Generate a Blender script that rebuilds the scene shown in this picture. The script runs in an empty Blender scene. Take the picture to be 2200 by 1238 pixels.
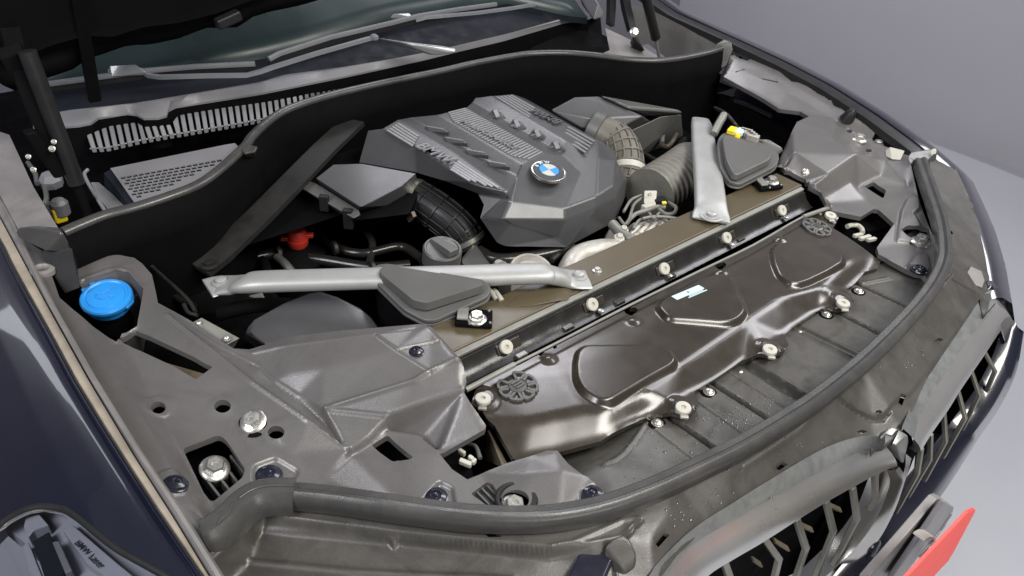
import bpy, bmesh, math, random
import numpy as np
from mathutils import Vector, Matrix
from mathutils.geometry import delaunay_2d_cdt
random.seed(3)
S = bpy.context.scene
COL = S.collection
R = math.radians

# ------------------------------------------------------------------ camera
CAM_C = np.array([-0.92312787, -0.29009708, 0.70575869])
CAM_F = 1669.94
CAM_M = np.array([[0.76204742, -0.64408348, 0.06663485],
                  [0.33749447, 0.48290225, 0.80802407],
                  [-0.55261307, -0.59326377, 0.58536902]])
cd = bpy.data.cameras.new("camera"); cam = bpy.data.objects.new("camera", cd); COL.objects.link(cam)
cd.sensor_width = 36; cd.lens = 36 * CAM_F / 2200; cd.clip_start = .02; cd.clip_end = 60
mw = Matrix([list(CAM_M[:, i]) + [CAM_C[i]] for i in range(3)] + [[0, 0, 0, 1]])
cam.matrix_world = mw
S.camera = cam
S.view_settings.view_transform = 'Standard'; S.view_settings.look = 'None'
S.view_settings.exposure = -0.08; S.view_settings.gamma = 1

# ------------------------------------------------------------------ light: a showroom with ceiling panels
W = bpy.data.worlds.new("World"); S.world = W; W.use_nodes = True
W.node_tree.nodes['Background'].inputs[0].default_value = (.80, .84, .95, 1)
W.node_tree.nodes['Background'].inputs[1].default_value = .20

def area(name, loc, target, sx, sy, power, col):
    l = bpy.data.lights.new(name, 'AREA'); l.shape = 'RECTANGLE'; l.size = sx; l.size_y = sy
    l.energy = power; l.color = col
    o = bpy.data.objects.new(name, l); COL.objects.link(o); o.location = loc
    o.rotation_euler = (Vector(target) - Vector(loc)).to_track_quat('-Z', 'Y').to_euler()
    o['kind'] = 'helper'
    return o
area("ceiling_light_front", (0.25, -1.25, 2.3), (-.1, 0.2, 0), 2.0, .8, 112, (1, .97, .90))
area("ceiling_light_side", (-2.6, 0.2, 2.0), (-.5, .6, 0), 1.0, 1.6, 74, (.95, .94, 1))
area("ceiling_light_far", (2.4, 0.2, 2.2), (.2, .6, 0), .7, 2.0, 42, (.97, .96, 1))
area("standing_light_front", (-.9, -3.3, 1.1), (.1, 0, 0), 2.4, 1.0, 38, (1, .96, .88))
area("wall_light_strip", (-1.55, 2.85, 1.75), (-.87, .6, 0), .16, 1.3, 2.6, (.9, .95, 1))
area("ceiling_light_room", (1.6, 2.8, 2.4), (3.0, 1.8, -1), 1.6, 1.6, 85, (.95, .94, 1))

# ------------------------------------------------------------------ geometry helpers
def ray(px, py):
    return CAM_M.T @ np.array([(px - 1100) / CAM_F, -(py - 619) / CAM_F, -1.])
def PZ(px, py, z):
    d = ray(px, py); return Vector(CAM_C + (z - CAM_C[2]) / d[2] * d)
def PX(px, py, x):
    d = ray(px, py); return Vector(CAM_C + (x - CAM_C[0]) / d[0] * d)
def PY(px, py, y):
    d = ray(px, py); return Vector(CAM_C + (y - CAM_C[1]) / d[1] * d)
_TO = {'A': 0, 'B': 400, 'C': 818}; _TX = [0, 540, 1080, 1640]
_ZO = {'D1': (0, 560, 5.16), 'D2': (400, 560, 5.16), 'D3': (380, 380, 5.16), 'D4': (0, 200, 5.16), 'D5': (1420, 160, 5.16),
       'D6': (1240, 0, 5.79), 'D7': (1780, 280, 5.16), 'D8': (1880, 560, 5.16), 'E1': (1380, 600, 3.095), 'E2': (980, 780, 5.16),
       'E3': (1640, 380, 5.16), 'E4': (1300, 340, 6.877), 'E5': (380, 1000, 5.2), 'E6': (0, 0, 4.1275), 'E7': (940, 540, 5.5),
       'E8': (980, 380, 5.157), 'F5': (760, 180, 3.258), 'F6': (1340, 200, 4.126)}
def q(k, *pts):
    if k in _ZO: ox, oy, s = _ZO[k]
    else: ox, oy, s = _TX[int(k[1])], _TO[k[0]], 2.948
    return [(ox + p[0] / s, oy + p[1] / s) + tuple(p[2:]) for p in pts]
def pts3(l, z=None):
    return [PZ(p[0], p[1], p[2] if len(p) > 2 else z) for p in l]

def thing(name, label, cat, loc=(0, 0, 0), group=None):
    o = bpy.data.objects.new(name, None); COL.objects.link(o); o.location = loc
    o.empty_display_size = .05
    o['label'] = label; o['category'] = cat
    if group: o['group'] = group
    return o
def mk(name, verts, faces, mat, parent=None, angle=35, bevel=0, kind=None, label=None, segs=2):
    me = bpy.data.meshes.new(name)
    me.from_pydata([tuple(v) for v in verts], [], faces)
    bm = bmesh.new(); bm.from_mesh(me)
    bmesh.ops.recalc_face_normals(bm, faces=bm.faces); bm.to_mesh(me); bm.free()
    return fin(name, me, mat, parent, angle, bevel, kind, label, segs)
def fin(name, me, mat, parent=None, angle=35, bevel=0, kind=None, label=None, segs=2):
    me.materials.append(mat)
    for p in me.polygons: p.use_smooth = True
    if not bevel: me.set_sharp_from_angle(angle=R(angle))
    o = bpy.data.objects.new(name, me); COL.objects.link(o)
    if parent is not None:
        o.parent = parent; o.matrix_parent_inverse = Matrix.Translation(-Vector(root_loc(parent)))
    if bevel:
        b = o.modifiers.new('bevel', 'BEVEL'); b.width = bevel; b.segments = segs; b.limit_method = 'ANGLE'; b.angle_limit = R(25)
        b.harden_normals = True
    if kind: o['kind'] = kind
    if label: o['label'] = label
    return o
def root_loc(p):
    return p.location if p.type == 'EMPTY' else (0, 0, 0)
def own(o, label, cat, group=None):
    o['label'] = label; o['category'] = cat
    if group: o['group'] = group
    return o
def reparent(o, p):
    o.parent = p; o.matrix_parent_inverse = Matrix.Translation(-Vector(root_loc(p)))

def in_poly(x, y, poly):
    r = np.zeros(len(x), bool); n = len(poly)
    for i in range(n):
        x1, y1 = poly[i]; x2, y2 = poly[(i + 1) % n]
        if y1 == y2: continue
        c = ((y1 > y) != (y2 > y)) & (x < (x2 - x1) * (y - y1) / (y2 - y1) + x1)
        r ^= c
    return r
def seg_dist(x, y, pts, closed=False):
    d = np.full(len(x), 1e9); n = len(pts)
    for i in range(n if closed else n - 1):
        ax, ay = pts[i]; bx, by = pts[(i + 1) % n]
        L = (bx - ax) ** 2 + (by - ay) ** 2 + 1e-12
        t = np.clip(((x - ax) * (bx - ax) + (y - ay) * (by - ay)) / L, 0, 1)
        d = np.minimum(d, np.hypot(x - ax - t * (bx - ax), y - ay - t * (by - ay)))
    return d
def sstep(t):
    t = np.clip(t, 0, 1); return t * t * (3 - 2 * t)
def rounded(poly, r, n=4):
    """round the corners of a pixel / plane polygon"""
    out = []; m = len(poly)
    for i in range(m):
        p0, p1, p2 = (np.array(poly[(i + k) % m][:2], float) for k in (-1, 0, 1))
        a = p0 - p1; b = p2 - p1; la, lb = np.linalg.norm(a), np.linalg.norm(b)
        rr = min(r, la * .45, lb * .45); s = p1 + a / la * rr; e = p1 + b / lb * rr
        for k in range(n + 1):
            t = k / n; out.append(tuple((1 - t) ** 2 * s + 2 * t * (1 - t) * p1 + t * t * e))
    return out
def spline(pts, n=6):
    P = [np.array(p, float) for p in pts]; P = [2 * P[0] - P[1]] + P + [2 * P[-1] - P[-2]]; out = []
    for i in range(1, len(P) - 2):
        for k in range(n):
            t = k / n; a, b, c, d = P[i - 1], P[i], P[i + 1], P[i + 2]
            out.append(.5 * (2 * b + (c - a) * t + (2 * a - 5 * b + 4 * c - d) * t * t + (3 * b - a - 3 * c + d) * t ** 3))
    out.append(P[-2]); return [Vector(p) for p in out]
def ell(px, py, rx, ry, n=20, rot=0):
    return [(px + rx * math.cos(a) * math.cos(rot) - ry * math.sin(a) * math.sin(rot), py + rx * math.cos(a) * math.sin(rot) + ry * math.sin(a) * math.cos(rot)) for a in [2 * math.pi * k / n for k in range(n)]]

class Surf:
    """A moulded sheet: heights at measured points, flat facets between them, rounded creases, pressed-in features."""
    def __init__(s, ctrl, creases=(), r=.003):
        s.P = np.array([tuple(PZ(*c)) for c in ctrl]); s.r = r; s.feat = []
        res = delaunay_2d_cdt([Vector(p[:2]) for p in s.P], [tuple(c) for c in creases], [], 0, 1e-5)
        V, F = res[0], res[2]
        if len(V) != len(s.P):
            zz = [s.P[o[0]][2] if o else None for o in res[3]]
            for i, o in enumerate(res[3]):
                if not o:
                    d = np.hypot(s.P[:, 0] - V[i].x, s.P[:, 1] - V[i].y) + 1e-6; w = 1 / d ** 2; zz[i] = float((w * s.P[:, 2]).sum() / w.sum())
            s.V = np.array([(v.x, v.y, zz[i]) for i, v in enumerate(V)])
        else:
            s.V = np.array([(v.x, v.y, s.P[res[3][i][0]][2]) for i, v in enumerate(V)])
        s.F = [f for f in F if len(f) == 3]; s.lines = [[tuple(s.P[i][:2]) for i in c] for c in creases]
    def prep(s):
        T = []
        for f in s.F:
            a, b, c = s.V[f[0]], s.V[f[1]], s.V[f[2]]
            D = (b[1] - c[1]) * (a[0] - c[0]) + (c[0] - b[0]) * (a[1] - c[1])
            if abs(D) < 1e-9: continue
            T.append([(b[1] - c[1]) / D, (c[0] - b[0]) / D, (c[1] - a[1]) / D, (a[0] - c[0]) / D, c[0], c[1], a[2], b[2], c[2]])
        s.T = np.array(T).T[:, :, None]
    def tin(s, x, y):
        if not hasattr(s, 'T'): s.prep()
        z = np.zeros(len(x)); A1, A2, B1, B2, cx, cy, za, zb_, zc = s.T
        for k in range(0, len(x), 3000):
            X_ = x[None, k:k + 3000] - cx; Y_ = y[None, k:k + 3000] - cy
            u = A1 * X_ + A2 * Y_; v = B1 * X_ + B2 * Y_; w = 1 - u - v
            i = np.minimum(np.minimum(u, v), w).argmax(0); j = np.arange(len(i))
            uu, vv, ww = np.clip(u[i, j], 0, 1), np.clip(v[i, j], 0, 1), np.clip(w[i, j], 0, 1)
            z[k:k + 3000] = (uu * za[i, 0] + vv * zb_[i, 0] + ww * zc[i, 0]) / (uu + vv + ww)
        return z
    def f(s, x, y):
        x = np.atleast_1d(np.asarray(x, float)); y = np.atleast_1d(np.asarray(y, float))
        if s.r:
            z = 0
            for dx, dy in ((0, 0), (1, 0), (-1, 0), (0, 1), (0, -1), (.7, .7), (-.7, .7), (.7, -.7), (-.7, -.7)):
                z = z + s.tin(x + dx * s.r, y + dy * s.r)
            z = z / 9
        else: z = s.tin(x, y)
        for g in s.feat: z = z + g(x, y)
        return z
    def hits(s, l):
        if not l: return []
        D = np.array([ray(p[0], p[1]) for p in l]); z = np.zeros(len(l))
        for _ in range(7):
            t = (z - CAM_C[2]) / D[:, 2]; x = CAM_C[0] + t * D[:, 0]; y = CAM_C[1] + t * D[:, 1]; z = .5 * z + .5 * s.f(x, y)
        t = (z - CAM_C[2]) / D[:, 2]; x = CAM_C[0] + t * D[:, 0]; y = CAM_C[1] + t * D[:, 1]
        return [Vector(v) for v in zip(x, y, s.f(x, y))]
    def hit(s, px, py): return s.hits([(px, py)])[0]
    def xy(s, l): return [tuple(v)[:2] for v in s.hits(l)]
    def pad(s, px, h, w=.008, r=10):
        """raise (or sink) the area in the outline by h with a shoulder of width w"""
        poly = rounded(s.xy(px), r / 1000.) if r else s.xy(px)
        s.lines.append(poly + poly[:1])
        def g(x, y):
            d = seg_dist(x, y, poly, True); ins = in_poly(x, y, poly)
            return h * sstep(.5 + np.where(ins, d, -d) / w)
        s.feat.append(g)
    def groove(s, px, h, w=.004):
        poly = s.xy(px); s.lines.append(poly)
        s.feat.append(lambda x, y: h * (1 - sstep(seg_dist(x, y, poly) / w)))
    def bump(s, px, py, rad, h, flat=.5):
        c = s.hit(px, py)
        s.feat.append(lambda x, y: h * (1 - sstep((np.hypot(x - c.x, y - c.y) / rad - flat) / (1 - flat))))
    def normal(s, p, e=.004):
        zx = float((s.f([p.x + e], [p.y]) - s.f([p.x - e], [p.y]))[0]) / (2 * e)
        zy = float((s.f([p.x], [p.y + e]) - s.f([p.x], [p.y - e]))[0]) / (2 * e)
        return Vector((-zx, -zy, 1)).normalized()

def panel(name, surf, outline, mat, parent=None, holes=(), grid=.006, lip=.006, angle=50, lines=(), xy=False, label=None, kind=None, dense=.0018):
    out = outline if xy else surf.xy(outline)
    hs = [h if xy else surf.xy(h) for h in holes]
    co = []; ed = []
    def ring(p, closed=True):
        b = len(co)
        q_ = []
        for i in range(len(p) if closed else len(p) - 1):
            a = np.array(p[i]); c = np.array(p[(i + 1) % len(p)]); n = max(1, int(np.linalg.norm(c - a) / (grid * .9)))
            q_ += [tuple(a + (c - a) * k / n) for k in range(n)]
        if not closed: q_.append(tuple(p[-1]))
        co.extend(q_); n = len(q_)
        ed.extend((b + i, b + (i + 1) % n) for i in range(n if closed else n - 1))
        return q_
    ring(out)
    for h in hs: ring(h)
    for l in lines: ring(surf.xy(l), False)
    o = np.array(out); x0, y0 = o.min(0); x1, y1 = o.max(0)
    gx, gy = np.meshgrid(np.arange(x0, x1, grid), np.arange(y0, y1, grid * .866))
    gx = gx + (np.arange(gx.shape[0]) % 2)[:, None] * grid / 2
    gx, gy = gx.ravel(), gy.ravel()
    if getattr(surf, 'lines', None) and dense:
        fg = dense; fx, fy = np.meshgrid(np.arange(x0, x1, fg), np.arange(y0, y1, fg * .866))
        fx = (fx + (np.arange(fx.shape[0]) % 2)[:, None] * fg / 2).ravel(); fy = fy.ravel()
        nd = np.full(len(fx), 1e9); nc_ = np.full(len(gx), 1e9)
        for l in surf.lines:
            a_ = np.array(l); bx0, by0 = a_.min(0) - .012; bx1, by1 = a_.max(0) + .012
            m_ = (fx > bx0) & (fx < bx1) & (fy > by0) & (fy < by1); nd[m_] = np.minimum(nd[m_], seg_dist(fx[m_], fy[m_], l))
            m_ = (gx > bx0) & (gx < bx1) & (gy > by0) & (gy < by1); nc_[m_] = np.minimum(nc_[m_], seg_dist(gx[m_], gy[m_], l))
        fk = nd < .0065; gk = nc_ >= .0065
        gx = np.r_[gx[gk], fx[fk]]; gy = np.r_[gy[gk], fy[fk]]
    k = in_poly(gx, gy, out) & (seg_dist(gx, gy, out, True) > grid * .35)
    for h in hs: k &= ~in_poly(gx, gy, h) & (seg_dist(gx, gy, h, True) > grid * .35)
    co += list(zip(gx[k], gy[k]))
    res = delaunay_2d_cdt([Vector(c) for c in co], ed, [], 0, 1e-6)
    V = np.array([tuple(v) for v in res[0]]); F = [f for f in res[2]]
    cx = np.array([V[list(f)].mean(0) for f in F])
    k = in_poly(cx[:, 0], cx[:, 1], out)
    for h in hs: k &= ~in_poly(cx[:, 0], cx[:, 1], h)
    F = [f for f, kk in zip(F, k) if kk]
    z = surf.f(V[:, 0], V[:, 1])
    verts = [(a, b, c) for (a, b), c in zip(V, z)]
    cnt = {}
    for f in F:
        for i in range(len(f)):
            a, b = f[i], f[(i + 1) % len(f)]; cnt[(a, b)] = 1
    bd = [(a, b) for (a, b) in cnt if (b, a) not in cnt]
    low = {}
    faces = [tuple(f) for f in F]
    for a, b in bd:
        for v in (a, b):
            if v not in low: low[v] = len(verts); verts.append((verts[v][0], verts[v][1], verts[v][2] - lip))
        faces.append((b, a, low[a], low[b]))
    me = bpy.data.meshes.new(name); me.from_pydata(verts, [], faces)
    return fin(name, me, mat, parent, angle, 0, kind, label)

def loft(name, rings, mat, parent=None, closed=True, caps=True, angle=35, bevel=0, label=None, kind=None):
    n = len(rings[0]); v = [p for r in rings for p in r]; f = []
    for i in range(len(rings) - 1):
        for j in range(n if closed else n - 1):
            a = i * n + j; b = i * n + (j + 1) % n; f.append((a, b, b + n, a + n))
    if caps and closed:
        f.append(tuple(range(n))); f.append(tuple(range((len(rings) - 1) * n, len(rings) * n)))
    return mk(name, v, f, mat, parent, angle, bevel, kind, label)
def strip(name, lines, mat, parent=None, thick=0, angle=40, label=None, bevel=0, kind=None):
    """a sheet through polylines of equal length (3D); thick adds a back side"""
    n = len(lines[0]); v = [p for l in lines for p in l]; f = []
    for i in range(len(lines) - 1):
        for j in range(n - 1): f.append((i * n + j, i * n + j + 1, (i + 1) * n + j + 1, (i + 1) * n + j))
    o = mk(name, v, f, mat, parent, angle, bevel, kind, label)
    if thick:
        m = o.modifiers.new('s', 'SOLIDIFY'); m.thickness = thick; m.offset = 0
    return o
def resample(l, n):
    l = [Vector(p) for p in l]; d = [0]
    for a, b in zip(l, l[1:]): d.append(d[-1] + (b - a).length)
    out = []; j = 0
    for k in range(n):
        t = d[-1] * k / (n - 1)
        while j < len(l) - 2 and d[j + 1] < t: j += 1
        u = (t - d[j]) / max(d[j + 1] - d[j], 1e-9); out.append(l[j].lerp(l[j + 1], min(max(u, 0), 1)))
    return out
def prism(name, top, depth, mat, parent=None, bevel=.002, d=Vector((0, 0, -1)), taper=1., label=None, segs=2):
    """polygon (3D points) pushed along d"""
    c = sum(top, Vector()) / len(top)
    bot = [c + (p - c) * taper + d * depth for p in top]; n = len(top)
    f = [tuple(range(n)), tuple(range(2 * n - 1, n - 1, -1))] + [(i, (i + 1) % n, n + (i + 1) % n, n + i) for i in range(n)]
    return mk(name, list(top) + bot, f, mat, parent, 35, bevel, None, label, segs)
def hull(name, pts, mat, parent=None, bevel=.003, label=None, segs=2):
    bm = bmesh.new()
    for p in pts: bm.verts.new(p)
    r = bmesh.ops.convex_hull(bm, input=bm.verts)
    bmesh.ops.delete(bm, geom=list({g for g in r['geom_interior'] + r['geom_unused'] if isinstance(g, bmesh.types.BMVert)}), context='VERTS')
    bmesh.ops.dissolve_limit(bm, angle_limit=R(3), verts=bm.verts, edges=bm.edges)
    bmesh.ops.recalc_face_normals(bm, faces=bm.faces)
    me = bpy.data.meshes.new(name); bm.to_mesh(me); bm.free()
    return fin(name, me, mat, parent, 35, bevel, None, label, segs)
def frame(ax):
    ax = Vector(ax).normalized(); a = Vector((0, 0, 1)) if abs(ax.z) < .9 else Vector((0, 1, 0))
    u = ax.cross(a).normalized(); return u, ax.cross(u).normalized(), ax
def lathe(name, c, ax, prof, mat, parent=None, n=24, angle=35, label=None, phase=0, kind=None):
    """prof: list of (radius, height along the axis)"""
    u, w, ax = frame(ax); c = Vector(c); v = []; f = []
    for r, h in prof:
        for k in range(n):
            a = 2 * math.pi * k / n + phase; v.append(c + ax * h + (u * math.cos(a) + w * math.sin(a)) * max(r, 1e-5))
    for i in range(len(prof) - 1):
        for k in range(n):
            f.append((i * n + k, i * n + (k + 1) % n, (i + 1) * n + (k + 1) % n, (i + 1) * n + k))
    f.append(tuple(range(n))); f.append(tuple(range((len(prof) - 1) * n, len(prof) * n)))
    return mk(name, v, f, mat, parent, angle, 0, kind, label)
def sweep(name, path, prof, mat, parent=None, up=(0, 0, 1), angle=40, caps=True, label=None, scale=None, kind=None):
    """prof: closed list of (side, up) offsets, or a radius"""
    if not isinstance(prof, (list, tuple)):
        prof = [(prof * math.cos(a), prof * math.sin(a)) for a in [2 * math.pi * k / 10 for k in range(10)]]
    path = [Vector(p) for p in path]; rings = []
    upv = Vector(up)
    for i, p in enumerate(path):
        t = (path[min(i + 1, len(path) - 1)] - path[max(i - 1, 0)]).normalized()
        s_ = t.cross(upv)
        if s_.length < .05: s_ = t.cross(Vector((1, 0, 0)))
        s_.normalize(); u = s_.cross(t).normalized(); k = scale[i] if scale else 1
        rings.append([p + s_ * a * k + u * b * k for a, b in prof])
    return loft(name, rings, mat, parent, True, caps, angle, 0, label, kind)
def boxo(name, c, u, v, w, mat, parent=None, bevel=.002, label=None):
    """box with centre c and half-axes u, v, w"""
    c, u, v, w = map(Vector, (c, u, v, w))
    top = [c + u + v + w, c - u + v + w, c - u - v + w, c + u - v + w]
    return prism(name, top, w.length * 2, mat, parent, bevel, -w.normalized(), 1, label)
def text(name, s_, o, xd, yd, mat, parent=None, size=1., extrude=.0006, label=None, shear=0, spacing=1.):
    cu = bpy.data.curves.new(name, 'FONT'); cu.body = s_; cu.size = size; cu.extrude = extrude; cu.shear = shear; cu.space_character = spacing
    cu.align_x = 'CENTER'; cu.align_y = 'CENTER'; cu.resolution_u = 3; cu.offset = size * .012
    cu.materials.append(mat)
    tmp = bpy.data.objects.new('tmp', cu); COL.objects.link(tmp); bpy.context.view_layer.update()
    me = bpy.data.meshes.new_from_object(tmp.evaluated_get(bpy.context.evaluated_depsgraph_get()))
    bpy.data.objects.remove(tmp); bpy.data.curves.remove(cu); me.name = name
    t = bpy.data.objects.new(name, me); COL.objects.link(t)
    xd = Vector(xd).normalized(); n = xd.cross(Vector(yd)).normalized(); yd = n.cross(xd)
    M_ = Matrix([[xd[i], yd[i], n[i], o[i]] for i in range(3)] + [[0, 0, 0, 1]])
    if parent is not None:
        t.parent = parent; t.matrix_parent_inverse = Matrix.Translation(-Vector(root_loc(parent)))
    me.transform(M_)
    if not me.materials: me.materials.append(mat)
    if label: t['label'] = label
    return t

# ------------------------------------------------------------------ materials
def mat(name, col, rough=.5, metal=0., var=.15, nscale=9., bump=.15, bscale=420., spec=.5, dust=None, dust_amt=0., coat=0., grain=0., coatr=.05, wear=0.):
    m = bpy.data.materials.new(name); m.use_nodes = True; nt = m.node_tree; N = nt.nodes; L = nt.links
    b = N['Principled BSDF']
    tc = N.new('ShaderNodeTexCoord'); n1 = N.new('ShaderNodeTexNoise'); n1.inputs['Scale'].default_value = nscale
    n1.inputs['Detail'].default_value = 7; n1.inputs['Roughness'].default_value = .62
    L.new(tc.outputs['Object'], n1.inputs['Vector'])
    r1 = N.new('ShaderNodeMapRange'); L.new(n1.outputs['Fac'], r1.inputs[0])
    r1.inputs[1].default_value = .3; r1.inputs[2].default_value = .7; r1.inputs[3].default_value = 1 - var; r1.inputs[4].default_value = 1 + var
    mul = N.new('ShaderNodeVectorMath'); mul.operation = 'SCALE'; mul.inputs[0].default_value = col[:3]; L.new(r1.outputs[0], mul.inputs['Scale'])
    out = mul.outputs[0]
    rr = N.new('ShaderNodeMapRange'); n2 = N.new('ShaderNodeTexNoise'); n2.inputs['Scale'].default_value = nscale * 3.1
    n2.inputs['Detail'].default_value = 6; L.new(tc.outputs['Object'], n2.inputs['Vector'])
    L.new(n2.outputs['Fac'], rr.inputs[0]); rr.inputs[1].default_value = .3; rr.inputs[2].default_value = .7
    rr.inputs[3].default_value = max(.03, rough * (1 - .9 * var)); rr.inputs[4].default_value = min(1, rough * (1 + .9 * var))
    L.new(rr.outputs[0], b.inputs['Roughness'])
    if dust:
        n3 = N.new('ShaderNodeTexNoise'); n3.inputs['Scale'].default_value = nscale * .8; n3.inputs['Detail'].default_value = 9
        n3.inputs['Roughness'].default_value = .7; n3.inputs['Distortion'].default_value = .6
        L.new(tc.outputs['Object'], n3.inputs['Vector'])
        r3 = N.new('ShaderNodeMapRange'); L.new(n3.outputs['Fac'], r3.inputs[0]); r3.inputs[1].default_value = .46; r3.inputs[2].default_value = .66
        r3.inputs[3].default_value = 0; r3.inputs[4].default_value = dust_amt
        mx = N.new('ShaderNodeMix'); mx.data_type = 'RGBA'; L.new(r3.outputs[0], mx.inputs[0]); L.new(out, mx.inputs[6]); mx.inputs[7].default_value = (*dust, 1)
        out = mx.outputs[2]
    if grain:
        n5 = N.new('ShaderNodeTexNoise'); n5.inputs['Scale'].default_value = 900; n5.inputs['Detail'].default_value = 2
        L.new(tc.outputs['Object'], n5.inputs['Vector'])
        r5 = N.new('ShaderNodeMapRange'); L.new(n5.outputs['Fac'], r5.inputs[0]); r5.inputs[1].default_value = .3; r5.inputs[2].default_value = .7
        r5.inputs[3].default_value = 1 - grain; r5.inputs[4].default_value = 1 + grain
        m5 = N.new('ShaderNodeVectorMath'); m5.operation = 'SCALE'; L.new(out, m5.inputs[0]); L.new(r5.outputs[0], m5.inputs['Scale']); out = m5.outputs[0]
    L.new(out, b.inputs['Base Color'])
    b.inputs['Metallic'].default_value = metal; b.inputs['Specular IOR Level'].default_value = spec
    b.inputs['Coat Weight'].default_value = coat; b.inputs['Coat Roughness'].default_value = coatr
    if bump:
        n4 = N.new('ShaderNodeTexNoise'); n4.inputs['Scale'].default_value = bscale; n4.inputs['Detail'].default_value = 3
        L.new(tc.outputs['Object'], n4.inputs['Vector'])
        bp = N.new('ShaderNodeBump'); bp.inputs['Strength'].default_value = bump; bp.inputs['Distance'].default_value = .0006
        L.new(n4.outputs['Fac'], bp.inputs['Height']); L.new(bp.outputs[0], b.inputs['Normal'])
    return m
M = {}
M['cover'] = mat('dusty_grey_plastic', (.094, .090, .088), .34, var=.10, nscale=9, bump=.3, dust=(.055, .052, .050), dust_amt=.45, spec=.75, grain=.10)
M['trim'] = mat('grey_trim_plastic', (.054, .051, .046), .36, var=.14, nscale=17, bump=.2, dust=(.026, .024, .021), dust_amt=.7, spec=.55, grain=.10)
M['slab'] = mat('undertray_plastic', (.070, .067, .060), .36, var=.14, nscale=18, bump=.2, dust=(.030, .028, .024), dust_amt=.85, spec=.55, grain=.08)
M['rad'] = mat('glossy_brown_black_plastic', (.026, .021, .0145), .24, var=.12, nscale=16, bump=.06, spec=.6, dust=(.06, .052, .042), dust_amt=.3, coat=.25, coatr=.16)
M['beam'] = mat('brown_painted_steel', (.075, .060, .034), .36, var=.10, nscale=6, bump=.08, spec=.5)
M['lip'] = mat('grey_steel_edge', (.20, .20, .18), .45, metal=.2, var=.15, nscale=30)
M['black'] = mat('black_plastic', (.0045, .0045, .005), .75, var=.15, nscale=14, bump=.2, spec=.04)
M['black_gloss'] = mat('black_gloss_plastic', (.014, .013, .012), .24, var=.25, nscale=14, bump=.2, spec=.5)
M['void'] = mat('cavity_shade', (.003, .003, .0035), .9, var=.3, nscale=8, spec=.05)  # near-black so cavities stay dark: their shade is in the colour
M['lid'] = mat('dark_grey_plastic', (.085, .085, .082), .42, var=.12, nscale=10, bump=.25, dust=(.09, .09, .086), dust_amt=.3)
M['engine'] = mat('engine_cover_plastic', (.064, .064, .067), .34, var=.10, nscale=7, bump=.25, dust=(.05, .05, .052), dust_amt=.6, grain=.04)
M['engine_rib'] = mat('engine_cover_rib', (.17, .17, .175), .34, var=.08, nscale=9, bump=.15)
M['rubber'] = mat('rubber_seal', (.042, .042, .041), .30, var=.15, nscale=14, bump=.25, dust=(.09, .085, .075), dust_amt=.4)
M['rubber_dark'] = mat('black_rubber', (.012, .0125, .013), .42, var=.2, nscale=14, bump=.2, spec=.3)
M['white'] = mat('cream_plastic', (.43, .42, .365), .38, var=.10, nscale=40, bump=.1)
M['silver'] = mat('silver_paint', (.36, .365, .355), .46, metal=.4, var=.08, nscale=20, bump=.1)
M['zinc'] = mat('zinc_bolt', (.55, .54, .50), .30, metal=.85, var=.2, nscale=60, bump=.1)
M['alu'] = mat('cast_aluminium', (.42, .40, .36), .5, metal=.5, var=.25, nscale=25, bump=.4, bscale=200)
M['navy'] = mat('navy_car_paint', (.005, .006, .014), .22, var=.1, nscale=5, bump=0, coat=1., coatr=.03)
M['beige'] = mat('beige_edge_strip', (.30, .262, .21), .55, var=.2, nscale=18, bump=.2, dust=(.20, .18, .15), dust_amt=.5)
M['flange'] = mat('grey_flange_paint', (.20, .19, .185), .42, var=.14, nscale=9, bump=.15, dust=(.11, .10, .095), dust_amt=.6)
M['chrome'] = mat('satin_chrome', (.76, .75, .72), .28, metal=.92, var=.05, nscale=8, bump=.04)
M['chrome_top'] = mat('weathered_chrome', (.20, .208, .205), .42, metal=.5, var=.12, nscale=30, bump=.12, dust=(.10, .112, .112), dust_amt=.6)
M['chrome_side'] = mat('satin_chrome_front', (.72, .70, .66), .25, metal=1, var=.08, nscale=6, bump=.05)
M['bar'] = mat('grille_bar_metal', (.30, .29, .25), .35, metal=.8, var=.15, nscale=25, bump=.1)
M['blue'] = mat('blue_plastic', (.02, .23, .62), .36, var=.06, nscale=30, bump=.12)
M['red'] = mat('red_plastic', (.42, .03, .02), .45, var=.1, nscale=30)
M['sign'] = mat('red_card', (.75, .06, .045), .5, var=.04, nscale=10)
M['yellow'] = mat('yellow_plastic', (.80, .60, .02), .4, var=.06)
M['sticker'] = mat('pale_blue_label', (.50, .66, .70), .45, var=.05)
M['ink'] = mat('dark_ink', (.03, .035, .04), .5, var=.05)
M['glass'] = mat('windscreen_glass', (.016, .026, .026), .30, var=.25, nscale=3, bump=0, spec=.25)
M['cowl'] = mat('cowl_grey_plastic', (.165, .163, .172), .40, var=.08, nscale=12, bump=.15)
M['cowl_dark'] = mat('cowl_dark_plastic', (.010, .012, .017), .6, var=.2, nscale=12, bump=.2, spec=.1)
M['wiper'] = mat('wiper_arm_paint', (.13, .135, .145), .28, var=.1, nscale=12, bump=.05, coat=.6)
M['plug'] = mat('rubber_plug', (.012, .013, .022), .22, var=.2, nscale=30, coat=.4)
M['hose_tan'] = mat('dusty_hose', (.12, .112, .092), .5, var=.2, nscale=25, bump=.3)
M['hose_grey'] = mat('grey_ribbed_hose', (.15, .145, .125), .5, var=.2, nscale=25, bump=.3)
M['brown_metal'] = mat('brown_part', (.09, .07, .045), .45, var=.3, nscale=25)
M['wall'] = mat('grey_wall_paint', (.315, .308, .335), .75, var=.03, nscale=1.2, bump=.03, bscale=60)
M['wall_shaded'] = mat('shaded_wall_paint', (.17, .165, .19), .75, var=.03, nscale=1.2, bump=.03, bscale=60)  # same wall, its shade past the corner put into a darker colour
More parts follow.
